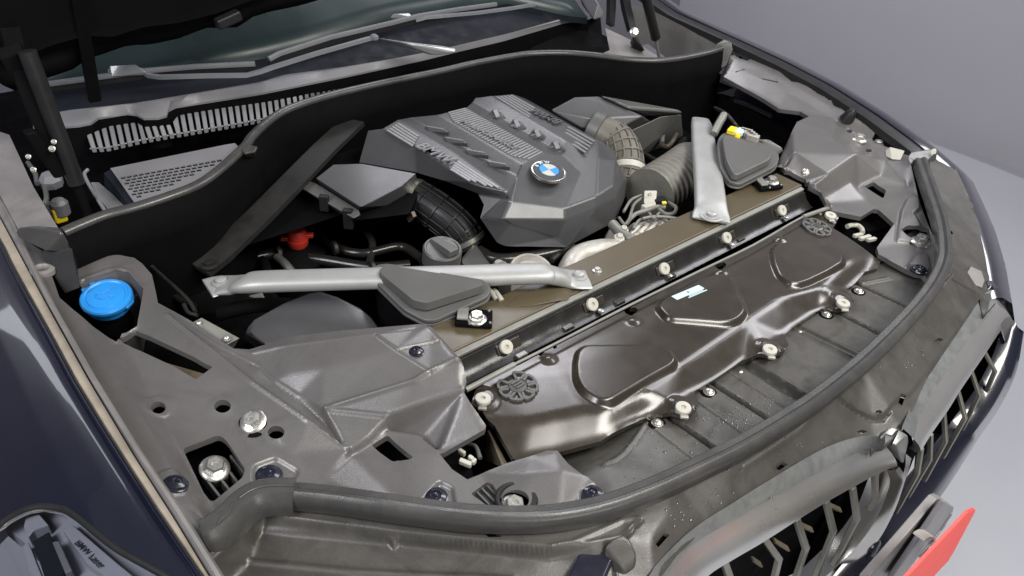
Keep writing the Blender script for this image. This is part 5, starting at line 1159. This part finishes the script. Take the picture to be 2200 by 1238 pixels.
for x, y, l in ((1843, 506, .010), (1858, 511, .014), (1872, 515, .010)): boxo('clip', PZ(x, y, -.052), (l, -.003, 0), (0, .004, 0), (0, 0, .004), M['white'], gc2, .002)
boxo('latch_body', PZ(1868, 490, -.07), (.03, -.01, 0), (0, .02, 0), (0, 0, .01), M['black'], gc2, .003)

# ================================================================== FRONT TRIM PANEL
ft = thing('front_trim_panel', 'grey dusty trim panel between the front rubber seal and the chrome grille frames', 'trim panel')
ctrl = [(440, 1205, 0.016), (455, 1165, 0.014), (500, 1140, 0.008), (560, 1090, 0.002), (625, 1082, 0.000), (800, 1100, -0.002), (1000, 1125, -0.004), (1100, 1130, -0.004), (1200, 1122, -0.004), (1300, 1100, -0.004), (1450, 1035, -0.004), (1600, 962, -0.004), (1750, 870, -0.004), (1850, 792, -0.004), (1950, 698, -0.004), (2022, 620, -0.002), (2040, 560, 0.000), (2030, 480, 0.006), (2008, 410, 0.012), (1992, 345, 0.022),
        (2012, 335, .012), (2051, 357, .006), (2090, 440, -.012), (2118, 530, -.028), (2135, 600, -.038), (2140, 650, -.042), (2106, 641, -.034), (2062, 708, -.038), (1996, 806, -.042), (1978, 842, -.044), (1962, 880, -.046), (1934, 918, -.052), (1917, 942, -.058), (1902, 952, -.060), (1878, 946, -.058), (1832, 954, -.054), (1744, 988, -.048), (1642, 1052, -.044), (1520, 1130, -.040), (1456, 1190, -.038), (1408, 1256, -.038), (1290, 1300, -.045), (900, 1330, -.045), (440, 1300, -.02),
        (445, 1192, 0.010), (484, 1171, 0.004), (543, 1117, -0.002), (568, 1104, -0.004), (743, 1130, -0.006), (879, 1149, -0.007), (1100, 1171, -0.008), (1182, 1178, -0.008), (1229, 1167, -0.007), (1338, 1117, -0.006), (1372, 1113, -0.004), (1373, 1123, -0.005),
        (453, 1206, .007), (495, 1177, -.002), (543, 1146, -.012), (563, 1137, -0.018), (825, 1162, -0.020), (1100, 1189, -0.022), (1182, 1196, -0.022), (1270, 1167, -.009), (1334, 1154, -.010), (540, 1206, -0.024), (777, 1229, -0.030), (1100, 1245, -0.032), (1290, 1215, -0.026), (1400, 1160, -0.012), (1430, 1110, -0.008)]
ix = {(c[0], c[1]): i for i, c in enumerate(ctrl)}
creases = cr((445, 1192), (484, 1171), (543, 1117), (568, 1104), (743, 1130), (879, 1149), (1100, 1171), (1182, 1178), (1229, 1167), (1338, 1117), (1372, 1113)) + \
    cr((453, 1206), (495, 1177), (543, 1146), (563, 1137), (825, 1162), (1100, 1189), (1182, 1196), (1270, 1167), (1334, 1154), (1373, 1123))
tv = Surf(ctrl, creases, r=.0025)
tv.pad([(1788, 843), (1820, 868), (1878, 898), (1903, 895), (1915, 872), (1955, 850), (2000, 790), (2112, 640), (2045, 590), (1985, 660), (1880, 765)], .005, .003, 4)
tv.groove([(1378, 1118), (1340, 1158), (1295, 1190)], -.004, .003); tv.groove([(1303, 1170), (1318, 1200), (1322, 1240)], -.004, .003)
tv.groove([(2048, 602), (2110, 638)], -.008, .003); tv.groove([(1786, 846), (1820, 871), (1872, 903), (1896, 903), (1912, 884)], -.005, .0035); tv.groove([(540, 1207), (777, 1230), (1100, 1247)], .0025, .006)
tv.groove([(1600, 1005), (1720, 925), (1795, 842)], .0016, .004)
tv.pad([(833, 1158), (858, 1160), (846, 1178)], .006, .006, 1)
for l_, h_ in (([(445, 1192), (484, 1171), (543, 1117), (568, 1104), (743, 1130)], .0014), ([(1182, 1178), (1229, 1167), (1338, 1117), (1372, 1113)], .0014), ([(453, 1206), (495, 1177), (543, 1146), (563, 1137), (825, 1162)], .0018), ([(868, 1163), (1100, 1189), (1182, 1196), (1270, 1167), (1334, 1154), (1372, 1122)], .0018)): tv.groove(l_, h_, .0045)
th = [[(2008, 732), (2017, 725), (2027, 729), (2015, 738)], [(1930, 865), (1935, 845), (1947, 849), (1938, 872)], [(1840, 928), (1852, 923), (1864, 927), (1852, 932)], [(1665, 1005), (1681, 991), (1693, 998), (1674, 1011)],
      [(1407, 1167), (1426, 1144), (1439, 1149), (1414, 1176)], [(1030, 1136), (1062, 1138), (1078, 1154), (1049, 1154)], [(2037, 497), (2045, 496), (2048, 503), (2041, 503)], ell(1888, 885, 7, 4, 12)]
panel('panel_shell', tv, [(c[0], c[1]) for c in ctrl[:44]], M['trim'], ft, holes=th, grid=.006, lip=.006, angle=55)
for h in th: mk('slot_floor', [p + Vector((0, 0, -.012)) for p in tv.hits([((x - np.mean([a[0] for a in h])) * 1.5 + np.mean([a[0] for a in h]), (y - np.mean([a[1] for a in h])) * 1.5 + np.mean([a[1] for a in h])) for x, y in h])], [tuple(range(len(h)))], M['void'], ft)
blk = hull('corner_block', [tv.hit(x, y) + Vector((0, 0, h)) for x, y, h in [(1294, 1186, .010), (1306, 1178, .014), (1333, 1164, .014), (1350, 1176, .014), (1366, 1200, .010), (1364, 1222, .0), (1345, 1236, .0), (1328, 1238, -.01), (1296, 1196, -.01), (1340, 1160, .0), (1370, 1205, -.01), (1330, 1225, .010)]], M['trim'], ft, .004)
boxo('headlight_tip', tv.hit(1270, 1224) + Vector((0, 0, .004)), (.030, .014, 0), (-.010, .016, 0), (0, 0, .006), M['plug'], ft, .004)


fs = thing('front_seal', 'long rounded rubber seal curving across the front of the engine bay', 'rubber seal')
sp = [(628, 1060, .020), (700, 1066, .020), (800, 1080, .020), (900, 1094, .019), (1000, 1106, .018), (1100, 1111, .016), (1200, 1106, .015), (1300, 1086, .014), (1400, 1050, .014), (1500, 1004, .014), (1600, 954, .014), (1700, 894, .014), (1760, 854, .014), (1850, 782, .014), (1920, 715, .014), (1975, 656, .014), (2010, 608, .015), (2030, 560, .016), (2030, 515, .018), (2022, 470, .020), (2004, 415, .023), (1990, 375, .026), (1980, 345, .029)]
sp = spline([PZ(*p) for p in sp], 5)
pr1 = [(.014 * math.cos(a), .0105 * math.sin(a)) for a in [2 * math.pi * k / 16 for k in range(16)]]
pr2 = [(-.012, -.018), (.009, -.018), (.0105, -.010), (.0115, -.004), (.011, .002), (.0085, .0068), (.0045, .0092), (.0005, .0088), (-.002, .0062), (-.0035, .0048), (-.011, .0048), (-.013, .003), (-.0135, -.002)]
sl = sweep('seal_profile', sp, pr2, M['rubber'], fs, angle=35)
# near corner moulding
cpth = [PZ(x, y, z) for x, y, z in [(434, 1140, .026), (455, 1130, .028), (490, 1104, .028), (515, 1078, .028), (545, 1058, .028), (580, 1050, .028), (632, 1050, .027)]]
cpth = spline(cpth, 5)
pr3 = [(.016, -.026), (-.013, -.026), (-.014, -.004), (-.0125, .003), (-.010, .0045), (.001, .0045), (.007, .003), (.014, -.005), (.016, -.014)]
pr3 = [(-a, b) for a, b in pr3][::-1]
cm = sweep('corner_moulding', cpth, [(-a, b) for a, b in pr3], M['rubber'], fs, angle=30)
boxo('moulded_tablet', PZ(484, 1103, .0330), (cpth[14] - cpth[8]) * .42, Vector((.004, .005, 0)), (0, 0, .0007), M['rubber'], fs, .0006)
sweep('moulded_rim', [p + Vector((0, 0, .005)) for p in cpth[15:31]], .0016, M['rubber'], fs)
hull('end_cap', [PZ(x, y, z) for x, y, z in [(1950, 338, .030), (1957, 327, .034), (1985, 323, .036), (2010, 318, .036), (2014, 326, .034), (2012, 340, .022), (1985, 352, .022), (1955, 352, .02), (1962, 362, .01), (2000, 358, .01)]], M['rubber'], fs, .004)
hull('end_cap', [PZ(x, y, z) for x, y, z in [(1996, 326, .036), (2006, 317, .044), (2013, 320, .044), (2013, 332, .034), (2000, 334, .030)]], M['white'], fs, .003)

def drops(surf, spots, parent, seed):
    rnd = random.Random(seed); v = []; f = []
    for (cx, cy, rx, ry, n) in spots:
        ps = []
        while len(ps) < n:
            a, b = rnd.gauss(0, .5), rnd.gauss(0, .5)
            ps.append((cx + a * rx, cy + b * ry))
        for p in surf.hits(ps):
            r = rnd.uniform(.0006, .0016) * (1.5 if rnd.random() < .1 else 1); b0 = len(v)
            for k in range(7): v.append(p + Vector((r * math.cos(k * .9), r * math.sin(k * .9) * rnd.uniform(.8, 1.2), .0003)))
            for k in range(7): v.append(p + Vector((r * .6 * math.cos(k * .9), r * .6 * math.sin(k * .9), r * .42)))
            f += [(b0 + k, b0 + (k + 1) % 7, b0 + 7 + (k + 1) % 7, b0 + 7 + k) for k in range(7)] + [tuple(range(b0 + 7, b0 + 14))]
    mk('water_drops', v, f, M['drop'], parent, 60, 0, 'stuff')
drops(uv_, [(1580, 900, 60, 30, 90), (1440, 960, 70, 40, 30), (1640, 870, 60, 25, 30), (1360, 1000, 60, 40, 18), (1880, 740, 40, 20, 10)], ut, 2)
drops(tv, [(1460, 1110, 50, 30, 14), (1330, 1100, 80, 18, 14), (1560, 1070, 90, 30, 14), (1960, 760, 60, 40, 14), (1700, 960, 80, 30, 12), (1560, 1010, 60, 14, 10)], ft, 4)
# ================================================================== GRILLE
gr = thing('kidney_grille', 'pair of satin chrome kidney grille frames with kinked vertical bars over black openings', 'grille')
def crv(l, z, n=40): return resample(spline([PZ(p[0], p[1], p[2] if len(p) > 2 else z) for p in l], 6), n)
def kidney(a, b, c, d=None, nm='frame'):
    A_, B_, C_ = a, b, c
    inn = [p + Vector((0, .016, -.004)) for p in C_]
    A_ = [p + Vector((0, 0, .003)) for p in A_]
    B1 = [p.lerp(q_, .06) for p, q_ in zip(B_, A_)]; B2 = [p.lerp(q_, .05) for p, q_ in zip(B_, C_)]
    strip('frame_top', [off(A_, 0, -.012), A_, [p.lerp(q_, .5) + UP * .0006 for p, q_ in zip(A_, B1)], B1], M['chrome_top'], gr, angle=50)
    bow = lambda t, h: [p.lerp(q_, t) + Vector((-.2, -.9, .3)) * h * 2.2 for p, q_ in zip(B2, C_)]
    return strip(nm, [B1, B2, bow(.25, .0016), bow(.5, .0022), bow(.75, .0016), C_, inn], M['chrome'], gr, angle=50)
# near kidney (left in the picture)
a1 = crv([(1372, 1300, -.030), (1395, 1238, -.030), (1418, 1207, -.030), (1446, 1178, -.031), (1478, 1148, -.031), (1514, 1121, -.032), (1575, 1083, -.034), (1640, 1042, -.036), (1742, 981, -.040), (1790, 958, -.042), (1830, 945, -.044), (1865, 939, -.046), (1886, 941, -.048), (1899, 950, -.050)], 0)
b1_ = crv([(1415, 1290, -.046), (1436, 1238, -.046), (1467, 1191, -.046), (1504, 1161, -.047), (1640, 1083, -.052), (1725, 1035, -.055), (1830, 981, -.058), (1872, 966, -.060), (1903, 958, -.062)], 0)
c1_ = crv([(1480, 1290, -.088), (1521, 1238, -.088), (1575, 1203, -.088), (1640, 1165, -.090), (1710, 1120, -.092), (1776, 1079, -.094), (1840, 1043, -.096), (1890, 1016, -.097), (1928, 1002, -.098)], 0)
kidney(a1, b1_, c1_)
a2 = crv([(1936, 922, -.044), (1955, 876, -.048), (1972, 838, -.046), (1990, 800, -.044), (2058, 703, -.040), (2106, 641, -.038), (2128, 625, -.040)], 0)
b2_ = crv([(1966, 946, -.062), (1975, 903, -.058), (1990, 870, -.056), (2018, 826, -.054), (2076, 740, -.050), (2126, 680, -.048), (2145, 655, -.048)], 0)
c2_ = crv([(1976, 974, -.096), (2003, 930, -.092), (2038, 880, -.090), (2066, 835, -.088), (2116, 762, -.085), (2152, 708, -.082), (2174, 686, -.080)], 0)
kidney(a2, b2_, c2_)
# outer far corner and side of the far frame
hull('frame_corner', [PZ(x, y, z) for x, y, z in [(2128, 628, -.04), (2140, 640, -.044), (2162, 664, -.060), (2178, 690, -.078), (2172, 700, -.085), (2150, 700, -.070), (2140, 680, -.055), (2176, 720, -.11), (2160, 740, -.11)]], M['chrome_side'], gr, .003)
# inner uprights (beside the centre bridge) -- bow outwards and run down
iu_o = crv([(1932, 1003, -.098), (1944, 1025, -.118), (1936, 1060, -.150), (1918, 1106, -.19), (1888, 1160, -.235), (1850, 1205, -.27), (1800, 1260, -.32)], 0, 30)
iu_i = crv([(1905, 1010, -.098), (1912, 1035, -.118), (1902, 1070, -.150), (1880, 1120, -.19), (1843, 1172, -.235), (1800, 1215, -.27), (1745, 1265, -.32)], 0, 30)
strip('inner_upright', [[p + Vector((.002, .02, 0)) for p in iu_o], iu_o, [p.lerp(q_, .5) + Vector((0, -.004, .0)) for p, q_ in zip(iu_o, iu_i)], iu_i, [p + Vector((0, .03, .0)) for p in iu_i]], M['chrome_side'], gr, angle=35)
iv_o = crv([(1958, 985, -.085), (1952, 1010, -.110), (1938, 1050, -.15), (1912, 1100, -.19), (1886, 1150, -.235), (1872, 1176, -.26)], 0, 30)
iv_i = crv([(1946, 975, -.080), (1944, 1005, -.108), (1932, 1045, -.148), (1906, 1095, -.188), (1880, 1145, -.232), (1866, 1172, -.258)], 0, 30)
strip('inner_upright', [iv_i, iv_o, [p + Vector((.012, .03, 0)) for p in iv_o]], M['chrome_side'], gr, angle=35)
# centre bridge block
hull('centre_bridge', [PZ(x, y, z) for x, y, z in [(1888, 940, -.054), (1905, 922, -.044), (1916, 917, -.043), (1928, 920, -.043), (1951, 935, -.052), (1925, 958, -.054), (1900, 950, -.056), (1926, 975, -.08), (1952, 948, -.07), (1905, 965, -.075), (1940, 1000, -.10)]], M['chrome_top'], gr, .0025)
hull('bridge_back', [p + Vector((0, .012, 0)) for p in [PZ(1925, 945, -.075), PZ(1975, 940, -.075), PZ(1985, 985, -.12), PZ(1955, 1060, -.17), PZ(1925, 1070, -.17), PZ(1915, 1000, -.12), PZ(1950, 1000, -.20)]], M['black'], gr, .002)
# bars: each one kinks outwards at mid height
def bar(ptop, kink, low, thick=.0052, depth=.007, nm='bar'):
    P = [ptop, kink, low]; P = [Vector(p) for p in P]
    pts = [P[0], P[0].lerp(P[1], .93), P[1], P[1].lerp(P[2], .07), P[2]]
    v = []; 
    for p in pts: v += [p + Vector((-thick, 0, 0)), p + Vector((thick, 0, 0)), p + Vector((thick, depth, 0)), p + Vector((-thick, depth, 0))]
    f = []
    for i in range(len(pts) - 1):
        for j in range(4): f.append((4 * i + j, 4 * i + (j + 1) % 4, 4 * i + 4 + (j + 1) % 4, 4 * i + 4 + j))
    f += [(0, 1, 2, 3), tuple(range(4 * len(pts) - 4, 4 * len(pts)))]
    return mk(nm, v, f, M['bar'], gr, 30, .0009)
# near kidney: bar tops lie just behind the lower frame edge
for top, kink, low in [(((1560, 1210, -.100)), (1578, 1262, -.15), (1560, 1330, -.24)), ((1646, 1160, -.102), (1678, 1205, -.150), (1655, 1300, -.26)), ((1716, 1118, -.104), (1736, 1182, -.158), (1705, 1270, -.26)),
                       ((1779, 1080, -.106), (1795, 1145, -.160), (1755, 1245, -.26)), ((1836, 1050, -.106), (1846, 1118, -.164), (1795, 1215, -.26)), ((1884, 1018, -.106), (1886, 1075, -.160), (1830, 1175, -.27))]:
    bar(PZ(*top), PZ(*kink), PZ(*low))
for top, kink, low in [((2153, 704, -.092), (2172, 745, -.120), (2150, 800, -.19)), ((2119, 758, -.096), (2142, 800, -.126), (2112, 870, -.21)), ((2090, 798, -.098), (2108, 850, -.130), (2072, 925, -.22)),
                       ((2062, 842, -.100), (2078, 900, -.134), (2030, 985, -.23)), ((2032, 890, -.102), (2036, 950, -.140), (1990, 1035, -.24)), ((2004, 935, -.104), (2002, 990, -.145), (1955, 1070, -.25)), ((1984, 965, -.106), (1975, 1020, -.15), (1925, 1110, -.26))]:
    bar(PZ(*top), PZ(*kink), PZ(*low), .0036)
# black shutters behind the bars and brown diagonal links
ce = c1_ + [c1_[-1] + Vector((.03, -.01, -.01)), c1_[-1] + Vector((.10, -.005, -.02))]
strip('grille_back', [[p + Vector((0, .035, -.002)) for p in ce], [p + Vector((0, .05, -.30)) for p in ce]], M['void'], gr)
ce2 = [c2_[0] + Vector((-.09, .01, -.01))] + c2_
strip('grille_back', [[p + Vector((0, .035, .012)) for p in ce2[:3]] + [p + Vector((0, .035, -.002)) for p in ce2[3:]], [p + Vector((0, .05, -.26)) for p in ce2]], M['void'], gr)
for a, b in (((1728, 1138, -.11), (1772, 1158, -.14)), ((1680, 1176, -.11), (1720, 1200, -.15)), ((1795, 1098, -.11), (1832, 1114, -.14)), ((1636, 1218, -.12), (1660, 1234, -.14))):
    p, q_ = PZ(*a), PZ(*b); boxo('shutter_link', (p + q_) / 2 + Vector((0, .016, 0)), (q_ - p) * .38, (0, .003, .003), (0, -.0015, .002), M['brown_metal'], gr, .001)

# ================================================================== BUMPER, PLATE
la_ = crv([(2180, 690, -.080), (2160, 770, -.13), (2120, 850, -.18), (2075, 912, -.22), (2020, 985, -.24), (1960, 1058, -.25), (1925, 1104, -.25), (1892, 1160, -.25), (1870, 1190, -.26), (1840, 1228, -.27), (1800, 1280, -.28)], 0, 44)
lb_ = [p + Vector((0, -.016, -.014)) for p in la_]
lc_ = crv([(2182, 700, -.10), (2170, 790, -.17), (2140, 860, -.24), (2094, 932, -.30), (2050, 1010, -.32), (2013, 1072, -.32), (1966, 1123, -.31), (1930, 1165, -.31), (1890, 1210, -.31), (1862, 1240, -.31), (1825, 1290, -.31)], 0, 44)
strip('bumper', [[p + Vector((0, .02, .004)) for p in la_], la_, lb_, [p.lerp(q_, .5) + Vector((0, -.010, 0)) for p, q_ in zip(lb_, lc_)], lc_, [p + Vector((0, .02, -.02)) for p in lc_], [p + Vector((0, .05, -.35)) for p in lc_]], M['navy'], car, label='glossy dark blue bumper below the grille')
nose = [PZ(x, y, z) for x, y, z in [(1872, 1178, -.25), (1882, 1162, -.245), (1888, 1168, -.25), (1884, 1190, -.26)]]
lathe('bumper_sensor', PZ(1880, 1178, -.252), (0, -1, .3), [(.014, -.004), (.014, .002), (.011, .004), (.0001, .004)], M['plug'], car, 20)
hull('corner_trim', [PZ(x, y, z) for x, y, z in [(2118, 600, -.03), (2140, 605, -.04), (2152, 622, -.045), (2158, 655, -.06), (2148, 648, -.055), (2118, 628, -.04), (2145, 640, -.09), (2130, 612, -.03)]], M['navy'], car, .003)
hull('headlight_corner', [PZ(x, y, z) for x, y, z in [(2072, 590, -.018), (2084, 570, -.012), (2110, 582, -.018), (2118, 605, -.025), (2112, 622, -.03), (2088, 612, -.028)]], M['flange'], car, .004)

pt = thing('number_plate_holder', 'grey number plate holder below the grille with a white clip', 'number plate holder')
pl1 = [PY(x, y, -.19) for x, y in [(2013, 1073), (2022, 1070), (2050, 1090), (2046, 1104), (1930, 1250), (1862, 1250)]]
prism('holder_plate', pl1, .010, M['flange'], pt, .0015, Vector((0, 1, 0)))
pl2 = [PY(x, y, -.200) for x, y in [(2030, 1078), (2049, 1090), (2046, 1104), (1936, 1245), (1915, 1245)]]
prism('holder_rim', pl2, .006, M['cowl'], pt, .0015, Vector((0, 1, 0)))
sweep('white_clip', [PY(x, y, -.21) for x, y in [(1974, 1153), (1984, 1147), (1996, 1148), (2002, 1160), (2006, 1176)]], [(-.006, -.001), (.006, -.001), (.006, .001), (-.006, .001)], M['white'], pt)
for l in ([(2044, 1104), (2020, 1140), (2000, 1165), (1955, 1235)], [(2030, 1128), (2005, 1160), (1975, 1195)]): sweep('wire', [PY(x, y, -.213) for x, y in l], .0012, M['cowl'], pt)
rp_ = own(prism('red_card', [PY(x, y, -.235) for x, y in [(2081, 1100), (2096, 1094), (2095, 1100), (2050, 1185), (2038, 1205), (2000, 1245), (1945, 1245)]], .003, M['sign'], None, .0004, Vector((0, 1, 0))), 'plain red card leaning against the number plate holder', 'card')

# ================================================================== HEADLIGHT
hd = thing('headlight', 'clear headlight with grey housing and dark rim at the lower left corner', 'headlight')
bh = Body(edge, -.004)
lens_out = q('C0', (8, 912), (40, 885), (100, 850), (180, 815), (280, 799), (395, 810), (450, 835), (515, 880), (600, 950), (680, 1015), (760, 1072), (850, 1122), (960, 1182), (1080, 1260), (700, 1330), (200, 1330), (60, 1330), (-60, 1240), (-60, 950))
xy_ = bh.xy(lens_out)
lx_ = xy_
skin('lens', bh, lambda x, y: in_poly(x, y, hl_poly), M['lens'], hd)
for o_, r_, m_ in (((0, 0), .0045, 'rubber_dark'), ((4, 6), .0022, 'chrome_side')):
    rimp = [bh.hit(x + o_[0], y + o_[1]) for x, y in q('C0', (-60, 955), (8, 912), (40, 885), (100, 850), (180, 815), (280, 799), (395, 810), (450, 835), (515, 880), (600, 950), (680, 1015), (760, 1072), (850, 1122), (960, 1182), (1080, 1250))]
    sweep('lens_rim', spline(rimp, 3), r_, M[m_], hd)
b3 = Body(edge, -.030)
housing = b3.xy(q('C0', (-60, 990), (150, 850), (280, 830), (400, 850), (560, 960), (760, 1110), (960, 1220), (1080, 1290), (600, 1400), (-60, 1400)))
panel('housing', b3, housing, M['lamp_grey'], hd, grid=.02, lip=.02, xy=True)
b4 = Body(edge, -.024)
def slab_(nm, px, m_, h=.006, bev=.0015):
    P = [b4.hit(x, y) + Vector((0, 0, h)) for x, y in px]; return prism(nm, P, h + .012, m_, hd, bev)
slab_('light_guide', q('C0', (165, 960), (180, 900), (265, 880), (325, 950), (230, 985), (195, 1030)), M['lamp_grey'], .010)
slab_('light_guide', q('C0', (215, 1035), (320, 975), (330, 1000), (420, 1238), (300, 1290)), M['cowl_dark'], .006)
slab_('light_strip', q('C0', (345, 1055), (390, 1048), (475, 1238), (430, 1260)), M['cowl'], .010)
slab_('light_guide', q('C0', (150, 1080), (195, 1050), (290, 1290), (220, 1300)), M['lamp_grey'], .009)
hb = [b4.hit(x, y) for x, y in q('C0', (500, 1045), (655, 1200))]
xd = (hb[1] - hb[0]).normalized(); slab_('name_strip', q('C0', (400, 960), (470, 930), (760, 1180), (860, 1260), (720, 1290), (560, 1180)), M['lamp_grey'], .005)
text('lettering', 'BMW Laser', (hb[0] + hb[1]) / 2 + Vector((0, 0, .0062)), xd, UP.cross(xd), M['ink'], hd, .0105, .0001)

# ================================================================== finish: origins at each thing's foot
bpy.context.view_layer.update()
for e in [o for o in S.objects if o.type == 'EMPTY']:
    pts = [c.matrix_world @ Vector(v) for c in e.children for v in c.bound_box]
    if not pts: continue
    lo_ = Vector([min(p[i] for p in pts) for i in range(3)]); hi_ = Vector([max(p[i] for p in pts) for i in range(3)])
    loc = Vector(((lo_.x + hi_.x) / 2, (lo_.y + hi_.y) / 2, lo_.z)); e.location = loc
    for c in e.children: c.matrix_parent_inverse = Matrix.Translation(-loc)
